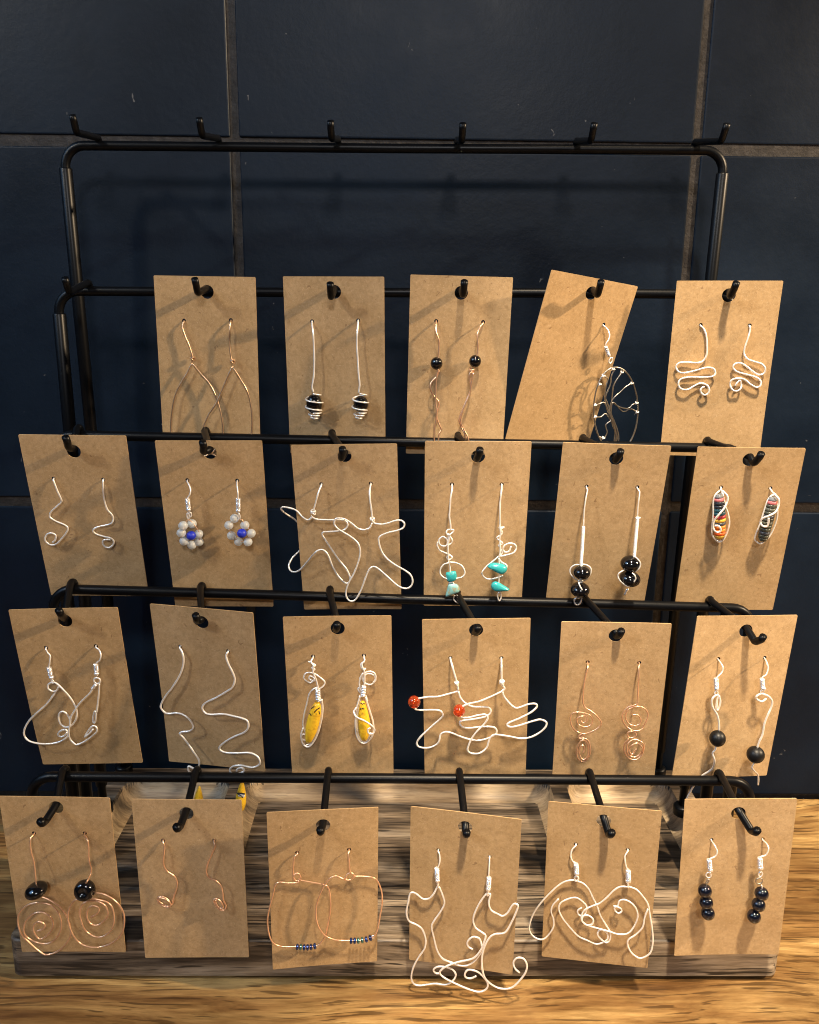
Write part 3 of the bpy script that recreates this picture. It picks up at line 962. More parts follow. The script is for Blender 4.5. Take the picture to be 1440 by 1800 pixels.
g = 'coiled stems with two black beads'
e = Ear('3_5', (456, 545), 'beaded_earring', 'silver coiled stem over two black beads ringed by wire, left of the pair', g, .004, .0115)
e.wire([(456, 545), (465, 575), (450, 660), (435, 760), (430, 850), (426, 930), (405, 1300)], 'silver', .34, 'ear_wire', through=True)
e.coil((427, 930), (402, 1318), .62, .26, .5, 'silver')
e.bead((410, 1385), 90, 68)
e.wire([(402, 1310), (340, 1310), (298, 1350), (300, 1400), (350, 1450), (400, 1470), (460, 1450), (500, 1390), (495, 1340), (450, 1308), (402, 1305)], 'silver', .34, 'wire_wrap', off=-.0012)
e.ring((398, 1472), 22, 14, 0, 'silver', .3)
e.bead((392, 1555), 102, 72)
e.wire([(378, 1480, 13), (390, 1520, 14.6), (420, 1570, 14.8), (442, 1622, 12.5)], 'silver', .34, 'wire_wrap')
e.wire([(400, 1630), (350, 1640), (335, 1670), (352, 1700), (385, 1700), (405, 1660), (410, 1632)], 'bright', .38, 'loop')
e.done()
e = Ear('3_5', (958, 553), 'beaded_earring', 'silver coiled stem over two overlapping black beads, right of the pair', g, .004, .0115)
e.wire([(958, 553), (980, 590), (972, 680), (963, 770), (960, 840), (932, 1220)], 'silver', .34, 'ear_wire', through=True)
e.coil((961, 845), (928, 1230), .62, .26, .5, 'silver')
e.ring((966, 845), 22, 6, 0, 'silver', .3, 'wire_wrap')
e.bead((892, 1298), 105, 80)
e.bead((885, 1445), 110, 76, -8)
e.wire([(930, 1225, 12), (970, 1262, 13), (990, 1300, 13), (975, 1345, 13), (940, 1378, 12.5)], 'silver', .34, 'wire_wrap')
e.wire([(832, 1360, 11.5), (785, 1385, 12.5), (768, 1420, 13), (790, 1470, 14), (850, 1514, 14), (892, 1508, 14.6), (940, 1452, 15), (930, 1410, 14.8), (908, 1390, 14)], 'silver', .34, 'wire_wrap')
e.wire([(866, 1545), (850, 1570), (834, 1605)], 'bright', .62, 'stub')
e.done()

g = 'paper bead earrings in silver cages'
def paper(e, top, bot, w, cols):
    """a stack of painted paper discs along the bead's axis"""
    A, B = e.p(top), e.p(bot)
    n = len(cols)
    ax = (B - A)
    L = ax.length
    ax.normalize()
    for i, c in enumerate(cols):
        def rad(t):
            return (w * (.80 + .2 * sin(pi * min(1, max(0, t))))) * e.mm * (1 if .05 < t < .95 else .8)
        t0, t1 = i / n, (i + .93) / n
        rr = [rad(t0), rad((t0 + t1) / 2), rad(t1)]
        prof = [(L * t0, rr[0] * .9), (L * (t0 + .15 * (t1 - t0)), rr[0]), (L * (t0 + .5 * (t1 - t0)), rr[1] * 1.02), (L * (t0 + .85 * (t1 - t0)), rr[2]), (L * t1, rr[2] * .9)]
        e.add('paper_disc', lathe(A, ax, prof, 16), 'paper_' + c)
e = Ear('3_6', (462, 522), 'paper_bead_earring', 'striped paper bead earring with orange and red bottom half in a silver swirl', g, .0035, .006)
paper(e, (442, 572), (452, 985), 58, ['grey', 'pink', 'dark', 'dark', 'teal', 'teal', 'crimson', 'gold', 'slate', 'orange', 'orange', 'flame', 'gold'])
e.wire([(462, 522), (445, 545), (410, 580), (392, 650), (390, 750), (383, 850), (378, 930), (400, 985), (440, 1020), (480, 1003), (520, 930), (540, 840), (530, 760), (505, 690), (490, 620), (475, 560), (460, 528)], 'silver', .42, 'cage', through=True)
e.wire([(455, 532, 3), (490, 555, 5), (525, 600, 6), (520, 650, 6.5), (490, 710, 7.6), (440, 770, 8.2), (400, 820, 7.5), (388, 870, 7), (405, 915, 8), (440, 930, 8.4), (462, 905, 8.6), (440, 872, 8.6), (405, 868, 8)], 'silver', .5, 'swirl', wob=.1)
e.ring((447, 1012), 18, 14, 0, 'bright', .3)
e.done()
e = Ear('3_6', (922, 530), 'paper_bead_earring', 'dark olive paper bead earring with pink top in a silver swirl', g, .0035, .006)
paper(e, (946, 600), (848, 1008), 56, ['grey', 'pink', 'olive', 'olive_light', 'olive', 'slate', 'olive', 'olive_light', 'olive', 'olive', 'slate', 'olive', 'olive'])
e.wire([(922, 530), (945, 560), (975, 582), (935, 588), (895, 640), (860, 740), (820, 860), (785, 950), (780, 1000), (815, 1032), (855, 1025), (920, 960), (960, 880), (985, 790), (985, 700), (975, 640)], 'silver', .42, 'cage', through=True)
e.wire([(960, 576, 4.5), (1000, 620, 6), (1000, 680, 6.5), (970, 740, 7.5), (910, 775, 8.3), (850, 800, 7.5), (830, 835, 7), (850, 870, 8), (890, 875, 8.5), (905, 840, 8.6), (905, 795, 8.4)], 'silver', .5, 'swirl', wob=.1)
e.done()

# ---- fourth row
card('4_1', (607, 272), [(431, 530), (895, 515)], 'kraft card with silver wire heart shapes that have curled ends and cross')
card('4_2', (555, 285), [(355, 519), (800, 563)], 'kraft card with long thick silver squiggles, tilted and clear of the bar')
card('4_3', (640, 250), [(397, 538), (900, 529)], 'kraft card with yellow stone earrings bound in silver wire')
card('4_4', (705, 245), [(473, 506), (933, 506)], 'kraft card with silver reindeer outline earrings with round red beads')
card('4_5', (635, 322), [(355, 594), (864, 601)], 'kraft card with double copper spiral earrings')
card('4_6', (748, 258), [(492, 530), (922, 519)], 'kraft card with single matte black balls on wavy silver wire')

g = 'silver heart outline earrings'
e = Ear('4_1', (431, 530), 'heart_earring', 'silver wire heart earring bulging past the left card edge', g, .005, .0075)
e.hook([(431, 530), (445, 565), (468, 600), (465, 650), (460, 690)], (458, 706), (470, 770), (480, 796), 1.3)
e.ring((490, 838), 11, 20)
e.wire([(545, 885), (528, 920), (490, 930), (452, 900), (448, 868), (480, 846), (520, 848), (580, 900), (640, 970), (690, 1040), (715, 1110), (710, 1180), (670, 1240), (620, 1260), (570, 1240), (548, 1190), (550, 1140), (585, 1112), (625, 1140), (650, 1190), (655, 1225)], 'silver', .46, 'outline')
e.wire([(552, 872), (545, 892), (500, 960), (430, 1050), (340, 1130), (265, 1210), (225, 1290), (230, 1350), (280, 1390), (380, 1412), (490, 1412), (570, 1390), (625, 1350), (632, 1320), (610, 1285), (560, 1300), (542, 1325), (560, 1348), (600, 1340), (628, 1306)], 'silver', .46, 'outline', off=-.0006)
e.done()
e = Ear('4_1', (895, 515), 'heart_earring', 'narrow silver wire heart earring seen nearly edge on', g, .006, .009)
e.hook([(895, 515), (925, 545), (940, 590), (930, 635), (908, 655)], (893, 672), (900, 740), (900, 762), 1.3)
e.ring((905, 828), 30, 32, 0, 'silver', .42)
e.wire([(905, 855), (870, 890), (840, 940), (750, 1030), (700, 1100), (660, 1170), (650, 1240), (640, 1300), (650, 1370), (690, 1415), (720, 1425), (780, 1400), (850, 1350), (895, 1310), (905, 1275), (880, 1250), (845, 1265), (800, 1330), (790, 1350), (830, 1320), (870, 1275)], 'silver', .44, 'outline')
e.coil((895, 860), (860, 900), .6, .3, .6)
e.wire([(925, 855), (922, 940), (910, 1040), (900, 1120), (884, 1110), (870, 1150), (865, 1210), (885, 1216), (896, 1150), (898, 1110)], 'silver', .44, 'outline', off=-.0006)
e.done()

g = 'long thick silver squiggle earrings'
e = Ear('4_2', (355, 519), 'wire_earring', 'long silver squiggle earring touching the left edge of the tilted card', g, .004, .0085)
e.wire([(355, 519), (372, 560), (385, 620), (380, 690), (350, 780), (290, 880), (220, 970), (180, 1040), (180, 1085), (230, 1135), (330, 1130), (400, 1155), (455, 1210), (475, 1265), (440, 1300), (375, 1306), (352, 1322), (380, 1355), (430, 1420), (490, 1500), (530, 1570), (525, 1630), (490, 1650), (432, 1624), (436, 1670), (470, 1700)], 'silver', .50, through=True)
e.done()
e = Ear('4_2', (800, 563), 'wire_earring', 'long silver squiggle earring coiled into a flat curl just above the bar', g, .004, .0085)
e.wire([(800, 563), (782, 600), (800, 670), (840, 750), (862, 820), (840, 890), (780, 935), (680, 990), (590, 1035), (562, 1080), (590, 1130), (650, 1142), (760, 1140), (850, 1160), (930, 1175), (980, 1205), (990, 1260), (950, 1310), (860, 1350), (770, 1400), (722, 1445), (730, 1480), (790, 1502), (900, 1500), (1000, 1500), (1070, 1530), (1100, 1580), (1080, 1620), (1020, 1635), (930, 1615), (860, 1620), (820, 1650), (830, 1685), (890, 1692), (950, 1670), (930, 1640), (890, 1650), (880, 1672)], 'silver', .50, through=True)
e.done()

g = 'yellow stone earrings bound in silver wire'
def ink(e, marks):
    for a, b in marks:
        e.wire([a, b], 'ink', .26, 'fleck', wob=0)
e = Ear('4_3', (397, 538), 'stone_earring', 'long yellow stone earring leaning left, black flecks near its bound top', g, .004, .006)
e.wire([(397, 538), (376, 580), (402, 622), (396, 680), (430, 770), (448, 850)], 'silver', .42, 'ear_wire', through=True)
e.wire([(350, 578), (382, 592), (420, 614), (385, 640), (414, 655), (392, 672)], 'silver', .40, 'wire_wrap', off=-.0007)
e.wire([(435, 760), (400, 770), (358, 752), (366, 725), (400, 735), (408, 755), (370, 790), (320, 760), (306, 730), (330, 695), (400, 692), (460, 730), (512, 782), (495, 825), (450, 850)], 'silver', .40, 'swirl', off=-.0012)
e.coil((442, 852), (448, 962), .95, .42, .85, 'bright', 'wire_wrap', 1.15)
e.wire([(440, 832), (400, 850), (360, 900), (335, 1000), (310, 1100), (298, 1200), (320, 1270), (352, 1322)], 'silver', .44, 'cage', off=-.0012)
e.wire([(480, 950), (492, 1050), (470, 1200), (430, 1320), (380, 1400), (335, 1425), (290, 1380), (280, 1300), (302, 1230)], 'silver', .46, 'cage')
e.wire([(465, 960), (476, 1060), (455, 1200), (415, 1310), (370, 1385), (325, 1408)], 'silver', .40, 'cage', off=-.0006)
e.wire([(332, 1302), (292, 1298), (284, 1335), (318, 1360), (342, 1332)], 'silver', .42, 'swirl', off=-.0014)
e.stone([(412, 985), (465, 982), (476, 1080), (442, 1250), (380, 1372), (335, 1388), (318, 1330), (325, 1200), (362, 1080)], 4.0, 'yellow')
ink(e, [((380, 1045, 8.2), (408, 1022, 8.2)), ((408, 1082, 8.3), (436, 1050, 8.3)), ((440, 1050, 8.2), (462, 1035, 8)), ((362, 1088, 7.9), (378, 1115, 8)), ((425, 1095, 8.4), (428, 1100, 8.4)), ((455, 1070, 8), (460, 1098, 8))])
e.done()
e = Ear('4_3', (900, 529), 'stone_earring', 'long upright yellow stone earring with a silver wire swirling across its front', g, .004, .006)
e.wire([(900, 529), (905, 570), (882, 602), (890, 650), (905, 690), (905, 850)], 'silver', .42, 'ear_wire', through=True)
e.wire([(905, 578), (872, 600), (880, 650), (915, 648), (895, 668)], 'silver', .40, 'wire_wrap', off=-.0007)
e.wire([(905, 780), (895, 735), (930, 700), (972, 700), (1008, 728), (1012, 770), (965, 806), (910, 790), (880, 745), (890, 700), (950, 676), (1000, 690), (1018, 740), (990, 790)], 'silver', .40, 'swirl', off=-.0012)
e.wire([(890, 690), (860, 750), (858, 830), (880, 880)], 'silver', .40, 'swirl', off=-.0006)
e.coil((900, 820), (890, 920), .85, .42, .85, 'bright', 'wire_wrap', 1.0)
e.wire([(862, 832), (842, 850), (862, 885), (915, 920), (935, 972)], 'silver', .44, 'cage', off=-.0014)
e.wire([(862, 915), (832, 1030), (816, 1180), (832, 1320), (882, 1386), (940, 1370), (990, 1290), (990, 1180), (952, 1050), (915, 930)], 'silver', .46, 'cage')
e.wire([(872, 960), (845, 1060), (830, 1180), (848, 1310), (890, 1365), (932, 1350), (970, 1280)], 'silver', .38, 'cage', off=-.0005)
e.wire([(830, 1030, 6.5), (800, 1075, 7.5), (826, 1126, 8.8), (900, 1165, 9), (970, 1205, 8.8), (1005, 1250, 8.4), (990, 1290, 8.6), (950, 1290, 9), (938, 1252, 9), (965, 1235, 9)], 'silver', .44, 'swirl')
e.stone([(868, 970), (910, 978), (942, 1080), (962, 1200), (942, 1330), (905, 1372), (868, 1340), (845, 1220), (845, 1080)], 4.0, 'yellow')
ink(e, [((866, 990, 7.6), (890, 1002, 7.8)), ((895, 990, 7.6), (910, 1000, 7.6)), ((862, 1042, 8), (868, 1052, 8)), ((882, 1040, 8), (896, 1048, 8))])
e.done()

g = 'silver reindeer outline earrings with red beads'
e = Ear('4_4', (473, 506), 'reindeer_earring', 'silver reindeer earring whose red bead hangs beyond the left card edge', g, .005, .007)
e.wire([(473, 506), (490, 570), (515, 660), (530, 715), (545, 790)], 'silver', .48, 'ear_wire', through=True)
e.knot((530, 724), 17, 'silver', .36, 3.4)
e.wire([(548, 792), (520, 806), (450, 825), (360, 845), (270, 850), (200, 858), (172, 868), (150, 885)], 'silver', .46, 'outline')
e.bead((145, 895), 58, 58, 0, 'red')
e.wire([(145, 925), (152, 958), (200, 970), (330, 965), (385, 975), (405, 1010), (380, 1050), (300, 1120), (210, 1200), (170, 1260), (190, 1300), (270, 1310), (340, 1285), (370, 1245), (385, 1190), (430, 1165), (490, 1175), (570, 1210), (660, 1235), (740, 1240), (820, 1220), (880, 1185), (890, 1150), (860, 1120), (760, 1115), (640, 1130), (580, 1115), (557, 1085), (580, 1065), (680, 1050), (780, 1030), (830, 1000), (835, 965), (800, 940), (680, 935), (610, 905), (565, 860), (545, 800)], 'silver', .46, 'outline')
e.done()
e = Ear('4_4', (933, 506), 'reindeer_earring', 'silver reindeer earring with its red bead over the card and legs past the right edge', g, .007, .010)
e.wire([(933, 506), (935, 570), (936, 660), (940, 730), (962, 770), (940, 800)], 'silver', .48, 'ear_wire', through=True)
e.knot((940, 714), 19, 'silver', .36, 3.6)
e.wire([(955, 780), (930, 800), (850, 840), (740, 885), (640, 910), (590, 930), (560, 955)], 'silver', .46, 'outline')
e.bead((552, 972), 56, 56, 0, 'red')
e.wire([(556, 1000), (572, 1032), (640, 1035), (720, 1015), (790, 1010), (810, 1040), (780, 1090), (720, 1150), (670, 1215), (635, 1290), (630, 1335), (670, 1362), (740, 1355), (800, 1310), (820, 1250), (840, 1210), (880, 1190), (1000, 1205), (1110, 1222), (1200, 1210), (1280, 1170), (1330, 1120), (1340, 1080), (1290, 1055), (1220, 1065), (1100, 1105), (1020, 1120), (985, 1105), (1010, 1080), (1100, 1040), (1200, 985), (1255, 940), (1240, 912), (1180, 915), (1110, 940), (1060, 945), (1010, 910), (960, 850), (943, 800)], 'silver', .46, 'outline')
e.done()

g = 'double copper spiral earrings'
e = Ear('4_5', (355, 594), 'spiral_earring', 'double copper spiral earring with the lower spiral turned edgeways, left of the pair', g, .004, .007)
e.wire([(355, 594), (355, 640), (340, 700), (320, 800), (312, 900), (310, 980), (330, 1030), (390, 1070), (450, 1120), (490, 1180), (470, 1225), (400, 1270), (310, 1295), (230, 1260), (190, 1190), (190, 1110), (240, 1078), (310, 1085), (380, 1110), (405, 1160), (380, 1210), (320, 1222), (265, 1200), (250, 1150), (290, 1120), (340, 1125), (345, 1160), (310, 1185), (292, 1165)], 'copper', .38, 'spiral', through=True)
e.ring((290, 1315), 16, 36, -40, 'copper', .40, 'link')
e.wire([(280, 1345), (320, 1335), (365, 1370), (382, 1450), (365, 1530), (310, 1575), (260, 1540), (245, 1470), (265, 1390), (310, 1350), (350, 1390), (362, 1460), (345, 1525), (305, 1545), (275, 1500), (280, 1430), (310, 1410), (325, 1450), (310, 1485)], 'copper', .40, 'spiral', wob=.5)
e.done()
e = Ear('4_5', (864, 601), 'spiral_earring', 'double copper spiral earring with the lower spiral round and facing front, right of the pair', g, .004, .007)
e.wire([(864, 601), (862, 640), (860, 720), (855, 850), (850, 950), (838, 1000), (760, 1030), (700, 1100), (715, 1190), (770, 1245), (830, 1262), (890, 1248), (908, 1220), (930, 1175), (952, 1110), (930, 1055), (870, 1022), (800, 1030), (745, 1070), (730, 1130), (760, 1190), (820, 1215), (870, 1195), (880, 1150), (850, 1110), (800, 1105)], 'copper', .38, 'spiral', through=True)
e.ring((790, 1300), 44, 42, 0, 'copper', .40, 'link')
e.wire([(760, 1340), (722, 1400), (720, 1470), (760, 1535), (830, 1550), (890, 1512), (915, 1430), (890, 1372), (820, 1352), (758, 1380), (740, 1440), (760, 1500), (820, 1528), (880, 1492), (895, 1430), (850, 1385), (795, 1400), (766, 1445), (780, 1488), (805, 1488), (838, 1440)], 'copper', .40, 'spiral', wob=.5)
e.done()

g = 'matte black balls on wavy silver wire'
e = Ear('4_6', (492, 530), 'beaded_earring', 'matte black ball on wavy silver wire, hanging higher than its twin, left of the pair', g, .006, .0075)
e.hook([(492, 531), (515, 560), (533, 595), (528, 640), (490, 680)], (470, 702), (474, 790), (474, 802), 1.15)
e.ring((472, 840), 16, 22)
e.wire([(498, 862), (510, 920), (492, 990), (472, 985), (480, 910), (490, 856), (450, 870), (430, 910), (440, 970), (480, 1040), (495, 1110), (498, 1190)], 'silver', .50, 'stem')
e.bead((484, 1260), 76, 76, 0, 'matte')
e.wire([(470, 1330), (462, 1365), (440, 1400), (455, 1460), (440, 1530, 5), (400, 1570, 4), (345, 1605, 2.5), (300, 1650, 1.6), (250, 1720, 1.6), (212, 1790, 2), (190, 1840, 2)], 'silver', .48, 'tail')
e.done()
e = Ear('4_6', (922, 519), 'beaded_earring', 'matte black ball hanging lower than its twin under an open silver curl', g, .006, .0075)
e.hook([(922, 520), (945, 560), (955, 610), (938, 665), (906, 688)], (898, 703), (905, 790), (912, 797), 1.25)
e.ring((898, 826), 14, 22)
e.wire([(938, 888), (895, 915), (850, 895), (848, 865), (885, 848), (920, 850), (960, 870), (992, 912), (985, 970), (950, 1040), (920, 1120), (900, 1220), (870, 1290), (852, 1352)], 'silver', .52, 'stem')
e.bead((838, 1410), 84, 80, 0, 'matte')
e.wire([(825, 1485), (806, 1530), (830, 1565), (860, 1600, 5), (862, 1650, 3), (860, 1690, 2.2)], 'silver', .44, 'tail')
e.done()

# ---- bottom row
card('5_1', (524, 208), [(318, 457), (790, 457)], 'kraft card with copper spirals under black beads, overhanging the bottom left corner of the tray')
card('5_2', (525, 388), [(325, 629), (761, 629)], 'kraft card with small copper squiggles, hiding the yellow beads in the tray')
card('5_3', (625, 375), [(385, 639), (867, 610)], 'kraft card with square copper hoops threaded with small blue seed beads')
card('5_4', (558, 352), [(335, 549), (761, 604)], 'kraft card with large silver cat outline earrings that hang below it')
card('5_5', (748, 332), [(488, 560), (971, 610)], 'kraft card with silver elephant outline earrings with curled trunks')
card('5_6', (655, 235), [(430, 463), (857, 457)], 'kraft card with stacks of three dark beads on silver fishhooks')

g = 'copper spirals under black beads'
e = Ear('5_1', (318, 457), 'spiral_earring', 'copper spiral earring under a black disc bead seen edge on', g, .004, .007)
e.wire([(318, 457), (290, 490), (283, 550), (290, 630), (310, 690), (325, 760), (333, 850), (336, 930)], 'copper', .38, 'ear_wire', through=True)
e.bead((338, 980), 106, 66, 14)
e.wire([(345, 1360), (400, 1340), (420, 1300), (370, 1268), (320, 1300), (318, 1360), (370, 1430), (440, 1400), (495, 1320), (480, 1240), (400, 1185), (310, 1200), (240, 1270), (225, 1360), (270, 1430), (390, 1480), (500, 1450), (570, 1340), (560, 1220), (490, 1130), (380, 1095), (270, 1115), (195, 1170), (168, 1260), (200, 1380), (280, 1470), (380, 1555), (440, 1578), (540, 1550), (620, 1470), (660, 1380), (640, 1270), (580, 1160), (510, 1100), (420, 1055), (360, 1035)], 'copper', .40, 'spiral', wob=.3)
e.done()
e = Ear('5_1', (790, 457), 'spiral_earring', 'copper spiral earring under a black disc bead facing front', g, .0055, .009)
e.wire([(790, 457), (812, 510), (825, 570), (828, 690), (850, 770), (845, 830), (815, 890, 11), (800, 915, 10.5)], 'copper', .38, 'ear_wire', through=True)
prof = [(-.5, .18), (-.62, .3), (-.68, .52), (-.55, .8), (-.2, .97), (0.1, 1.0), (.4, .88), (.62, .6), (.6, .3), (.5, .18)]
C = e.p((790, 980)); R_ = 100 * e.mm
e.add('bead', lathe(C, Vector((.05, -.94, .34)), [(-a * R_, b * R_) for a, b in prof[::-1]], 26), 'onyx')
e.wire([(850, 1230), (910, 1190), (920, 1145), (870, 1125), (825, 1150), (810, 1220), (840, 1280), (900, 1305), (960, 1275), (1005, 1210), (990, 1130), (930, 1085), (860, 1080), (780, 1100), (745, 1170), (755, 1260), (790, 1350), (860, 1405), (945, 1415), (1030, 1360), (1065, 1260), (1050, 1150), (1000, 1095), (930, 1068), (860, 1055), (720, 1065), (660, 1120), (635, 1210), (650, 1310), (690, 1410), (750, 1480), (850, 1510), (960, 1505), (1070, 1450), (1140, 1370), (1160, 1260), (1145, 1170), (1080, 1080), (980, 1020), (885, 1000)], 'copper', .40, 'spiral', wob=.3)
e.done()

g = 'small copper squiggle earrings'
e = Ear('5_2', (325, 629), 'wire_earring', 'small copper squiggle earring with its ring end pointing left', g, .004, .0055)
e.wire([(325, 629), (336, 680), (330, 760), (332, 830), (360, 880), (420, 925), (445, 970), (440, 1030), (420, 1090), (410, 1150), (395, 1168), (372, 1130), (320, 1100), (282, 1112), (282, 1145), (330, 1180), (375, 1185), (390, 1155), (350, 1120), (300, 1108), (290, 1135), (340, 1172), (372, 1178)], 'copper', .42, through=True, wob=.4)
e.done()
e = Ear('5_2', (761, 629), 'wire_earring', 'small copper squiggle earring with a narrow slanted ring end', g, .004, .0055)
e.wire([(761, 629), (768, 670), (740, 740), (705, 820), (695, 900), (720, 940), (780, 970), (820, 1010), (835, 1060), (840, 1130), (862, 1180), (850, 1215), (810, 1210), (768, 1165), (757, 1130), (785, 1122), (825, 1155), (838, 1195), (800, 1190), (772, 1145), (780, 1130)], 'copper', .42, through=True, wob=.4)
e.done()

g = 'square copper hoops with blue seed beads'
def seeds(e, row, cols):
    P = [e.p(q) for q in row]
    for i, C in enumerate(P):
        a, b = P[max(0, i - 1)], P[min(len(P) - 1, i + 1)]
        ax = (b - a).normalized()
        L, R_ = 14 * e.mm, 29 * e.mm
        e.add('seed_bead', lathe(C - ax * L, ax, [(0, R_ * .45), (L * .15, R_ * .8), (L * .6, R_), (L * 1.4, R_), (L * 1.85, R_ * .8), (L * 2, R_ * .45)], 14), cols[i])
e = Ear('5_3', (385, 639), 'hoop_earring', 'square copper hoop earring, its blue beads in the lower right corner, left of the pair', g, .004, .007)
e.wire([(385, 639), (355, 675), (350, 740), (348, 800), (350, 850), (368, 888), (408, 885), (416, 850), (388, 820), (352, 842), (352, 885)], 'copper', .38, 'ear_wire', through=True)
e.wire([(400, 870), (395, 905), (300, 910), (220, 905), (180, 935), (160, 1020), (125, 1150), (108, 1260), (120, 1380), (155, 1460), (220, 1500), (300, 1504), (365, 1505), (460, 1511), (570, 1495), (620, 1450), (650, 1390), (675, 1280), (695, 1150), (690, 1020), (670, 950), (620, 925), (520, 905), (410, 885)], 'copper', .38, 'hoop', wob=.15)
seeds(e, [(385, 1507), (417, 1509), (449, 1511), (481, 1511), (513, 1508), (549, 1500)], ['seed', 'seed_green', 'seed', 'seed', 'seed_dark', 'seed'])
e.done()
e = Ear('5_3', (867, 610), 'hoop_earring', 'square copper hoop earring overlapping the other and passing the right card edge', g, .0055, .009)
e.wire([(867, 610), (860, 650), (870, 720), (875, 800), (905, 825), (912, 850), (885, 884), (840, 880), (830, 865), (855, 830), (890, 815)], 'copper', .38, 'ear_wire', through=True)
e.wire([(862, 888), (830, 882), (800, 868), (745, 848), (690, 870), (640, 930), (600, 1010), (565, 1120), (560, 1230), (590, 1330), (650, 1405), (730, 1440), (800, 1448), (870, 1448), (960, 1447), (1040, 1436), (1095, 1408), (1130, 1350), (1155, 1220), (1175, 1100), (1170, 990), (1130, 890), (1080, 858), (1000, 850), (912, 850)], 'copper', .38, 'hoop', wob=.15)
seeds(e, [(886, 1449), (919, 1449), (953, 1448), (990, 1443), (1028, 1437), (1066, 1423)], ['seed', 'seed', 'seed_green', 'seed_green', 'seed', 'seed_dark'])
e.ring((1088, 1414), 8, 18, 0, 'bright', .3)
e.done()

g = 'silver cat outline earrings'
e = Ear('5_4', (335, 549), 'cat_earring', 'silver cat outline earring with its ear poking past the left card edge', g, .005, .008)
e.hook([(335, 550), (345, 580), (346, 640), (334, 678)], (322, 692), (325, 775), (328, 792), 1.2)
e.wire([(328, 800), (332, 835), (335, 850)], 'bright', .6, 'link')
e.wire([(335, 840), (325, 852), (295, 905), (255, 945), (205, 945), (160, 915), (125, 895), (100, 905), (85, 970), (70, 1060), (90, 1130), (150, 1160), (200, 1200), (230, 1280), (220, 1360), (175, 1430), (130, 1510), (110, 1600), (130, 1655), (185, 1670), (300, 1655), (400, 1660), (460, 1625), (480, 1575), (450, 1535), (390, 1510), (330, 1510), (295, 1535), (315, 1565), (352, 1565)], 'silver', .46, 'outline')
e.wire([(335, 845), (348, 862), (375, 930), (385, 990), (350, 1060), (300, 1130), (280, 1180), (300, 1280), (325, 1380), (370, 1440), (440, 1475), (520, 1500), (580, 1500), (640, 1460), (695, 1380), (690, 1312), (670, 1277), (622, 1265), (580, 1300), (582, 1345), (622, 1368)], 'silver', .46, 'outline')
e.done()
e = Ear('5_4', (761, 604), 'cat_earring', 'silver cat outline earring with its curled tail past the right card corner', g, .006, .010)
e.hook([(761, 605), (760, 650), (756, 710), (754, 750)], (757, 768), (752, 848), (750, 864), 1.25)
e.wire([(750, 872), (745, 900), (745, 918)], 'bright', .62, 'link')
e.wire([(745, 905), (725, 915), (680, 980), (640, 1060), (625, 1130), (645, 1190), (700, 1225), (728, 1252), (715, 1310), (690, 1370), (640, 1430), (590, 1455), (500, 1475), (410, 1502), (355, 1540), (352, 1572), (400, 1612), (500, 1660), (600, 1703), (680, 1720), (738, 1695), (742, 1645), (690, 1580), (640, 1545), (580, 1540), (555, 1575), (570, 1605), (610, 1610), (650, 1590)], 'silver', .46, 'outline')
e.wire([(750, 905), (768, 912), (755, 980), (775, 1040), (830, 1075), (870, 1090), (910, 1065), (945, 1010), (972, 985), (998, 1000), (985, 1050), (940, 1150), (890, 1225), (810, 1240), (765, 1265), (725, 1330), (700, 1420), (700, 1520), (725, 1610), (790, 1670), (870, 1695), (950, 1680), (1020, 1620), (1065, 1550), (1070, 1490), (1040, 1445), (990, 1440), (960, 1480), (975, 1525), (1012, 1562)], 'silver', .46, 'outline')
e.done()

g = 'silver elephant outline earrings'
e = Ear('5_5', (488, 560), 'elephant_earring', 'silver elephant outline earring sweeping past the left card edge', g, .005, .0085)
e.hook([(488, 561), (455, 600), (442, 660), (460, 708), (482, 720)], (490, 730), (495, 815), (496, 822), 1.3)
e.ring((495, 868), 18, 26, 0, 'silver', .4)
e.wire([(515, 896), (490, 890), (430, 885), (350, 920), (250, 1000), (150, 1110), (85, 1220), (55, 1320), (75, 1390), (130, 1430), (190, 1430), (240, 1390), (280, 1320), (280, 1250), (260, 1180), (275, 1120), (328, 1058)], 'silver', .40, 'outline')
e.wire([(480, 892), (510, 898), (560, 920), (610, 970), (650, 1050), (685, 1120), (720, 1220), (770, 1300), (810, 1370), (805, 1440), (770, 1462), (725, 1435), (692, 1390), (705, 1355), (745, 1350), (782, 1385), (785, 1425), (755, 1458), (680, 1480), (590, 1440), (510, 1405), (430, 1320), (360, 1230), (330, 1150), (350, 1095), (420, 1060), (490, 1048), (550, 1080), (590, 1130), (580, 1190), (550, 1215), (512, 1200), (508, 1165), (545, 1140)], 'silver', .40, 'outline')
e.done()
e = Ear('5_5', (971, 610), 'elephant_earring', 'silver elephant outline earring at the right card edge with a tiny curled trunk', g, .0065, .0105)
e.hook([(971, 611), (946, 660), (950, 720), (962, 770)], (975, 790), (977, 875), (976, 888), 1.4)
e.wire([(976, 895), (974, 925), (975, 952)], 'bright', .5, 'link')
e.wire([(990, 945), (970, 945), (900, 945), (840, 980), (780, 1040), (710, 1100), (630, 1130), (570, 1160), (545, 1210), (545, 1260), (590, 1300), (640, 1290), (650, 1250), (610, 1215), (562, 1218), (548, 1262), (600, 1305), (680, 1330), (800, 1360), (880, 1385), (970, 1380), (1030, 1320), (1065, 1230), (1050, 1150), (1000, 1090), (940, 1065), (895, 1080), (880, 1120), (850, 1140), (855, 1170), (885, 1188), (915, 1175), (908, 1150), (875, 1130), (838, 1124)], 'silver', .40, 'outline')
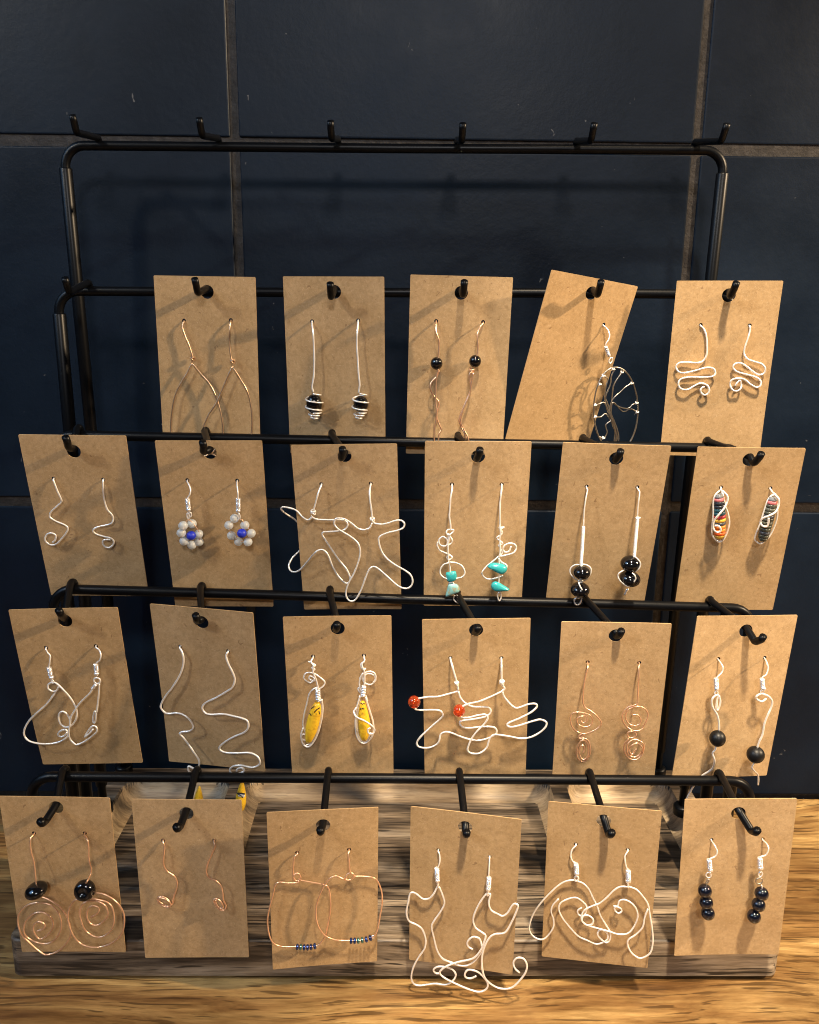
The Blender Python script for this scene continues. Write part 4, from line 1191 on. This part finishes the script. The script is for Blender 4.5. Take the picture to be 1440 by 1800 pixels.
e.wire([(965, 945), (985, 950), (1050, 970), (1110, 1030), (1160, 1110), (1180, 1220), (1200, 1350), (1205, 1470), (1180, 1560), (1110, 1610), (1060, 1600), (1000, 1550), (970, 1480), (985, 1430), (1050, 1390), (1110, 1320), (1130, 1230), (1160, 1150)], 'silver', .40, 'outline')
e.done()

g = 'three bead drops on silver fishhooks'
e = Ear('5_6', (430, 463), 'beaded_earring', 'straight stack of three dark beads on a fishhook, left of the pair', g, .0055, .007)
e.hook([(430, 464), (455, 500), (478, 550), (463, 592), (425, 610)], (410, 620), (416, 692), (420, 706), 1.25)
e.ring((406, 750), 22, 26, 10, 'bright', .36); e.ring((398, 802), 9, 22, -25, 'dull', .36)
for q in ((375, 880), (386, 976), (400, 1066)):
    e.bead(q, 58, 56, 0, 'navy')
e.wire([(392, 815), (375, 880), (386, 976), (400, 1066)], 'dull', .3, 'pin', wob=0)
e.done()
e = Ear('5_6', (857, 457), 'beaded_earring', 'three dark beads slanting to lower left on a fishhook, right of the pair', g, .0055, .007)
e.hook([(857, 458), (890, 490), (905, 530), (885, 580), (845, 596)], (833, 606), (836, 668), (838, 686), 1.4)
e.ring((838, 742), 16, 24, 0, 'bright', .36); e.ring((828, 798), 28, 30, 0, 'dull', .36)
e.wire([(845, 830), (850, 860), (820, 995), (782, 1092)], 'bright', .38, 'pin', wob=0)
for q in ((847, 904), (821, 996), (783, 1092)):
    e.bead(q, 58, 56, 0, 'navy')
e.done()

# ---- two yellow beads lying in the tray behind the bottom cards
build_pegs()
def yellow_bead(px, py, z0, lab, eye):
    base = at_height(px, py, z0)
    t = link('yellow_bead', None)
    t.location = base
    t.scale = (.78, .78, .82)
    axis = Vector((.10, .10, 1)).normalized()
    V, Fc = lathe(Vector((0, 0, 0)), axis, [(0, .002), (.001, .0034), (.006, .0043), (.012, .0040), (.018, .0026), (.023, .0011), (.024, .0004)], 18)
    link('body', mesh_of('body', V, Fc, 'yellow'), t)
    if eye:
        c = axis * .0135 + Vector((.0006, -.0031, 0))
        V, Fc = ball(c, Vector((.0028, 0, 0)), Vector((0, .0008, 0)), Vector((0, 0, .0019)), 16, 8)
        link('eye_spot', mesh_of('eye_spot', V, Fc, 'white'), t)
        ln = [c + Vector((x, -.0008, z)) for x, z in ((-.0030, .0022), (-.0012, .0012), (.0004, .0002), (.0012, -.0012))]
        V, Fc = tube(spline(ln, 4), .0004, 6)
        link('stripe', mesh_of('stripe', V, Fc, 'ink'), t)
        ln = [c + Vector((x, -.0006, z)) for x, z in ((-.0034, .0026), (0, .0024), (.0032, .0018))]
        V, Fc = tube(spline(ln, 4), .0005, 6)
        link('stripe', mesh_of('stripe', V, Fc, 'ink'), t)
    tag(t, lab, 'glass bead', 'yellow glass beads in the tray')
yellow_bead(347, 1432, TRAY_TOP - .0123, 'plain yellow glass bead in the left tray compartment behind a card', False)
yellow_bead(422, 1424, TRAY_TOP + .0003, 'yellow glass bead with a white and black eye spot behind a card', True)
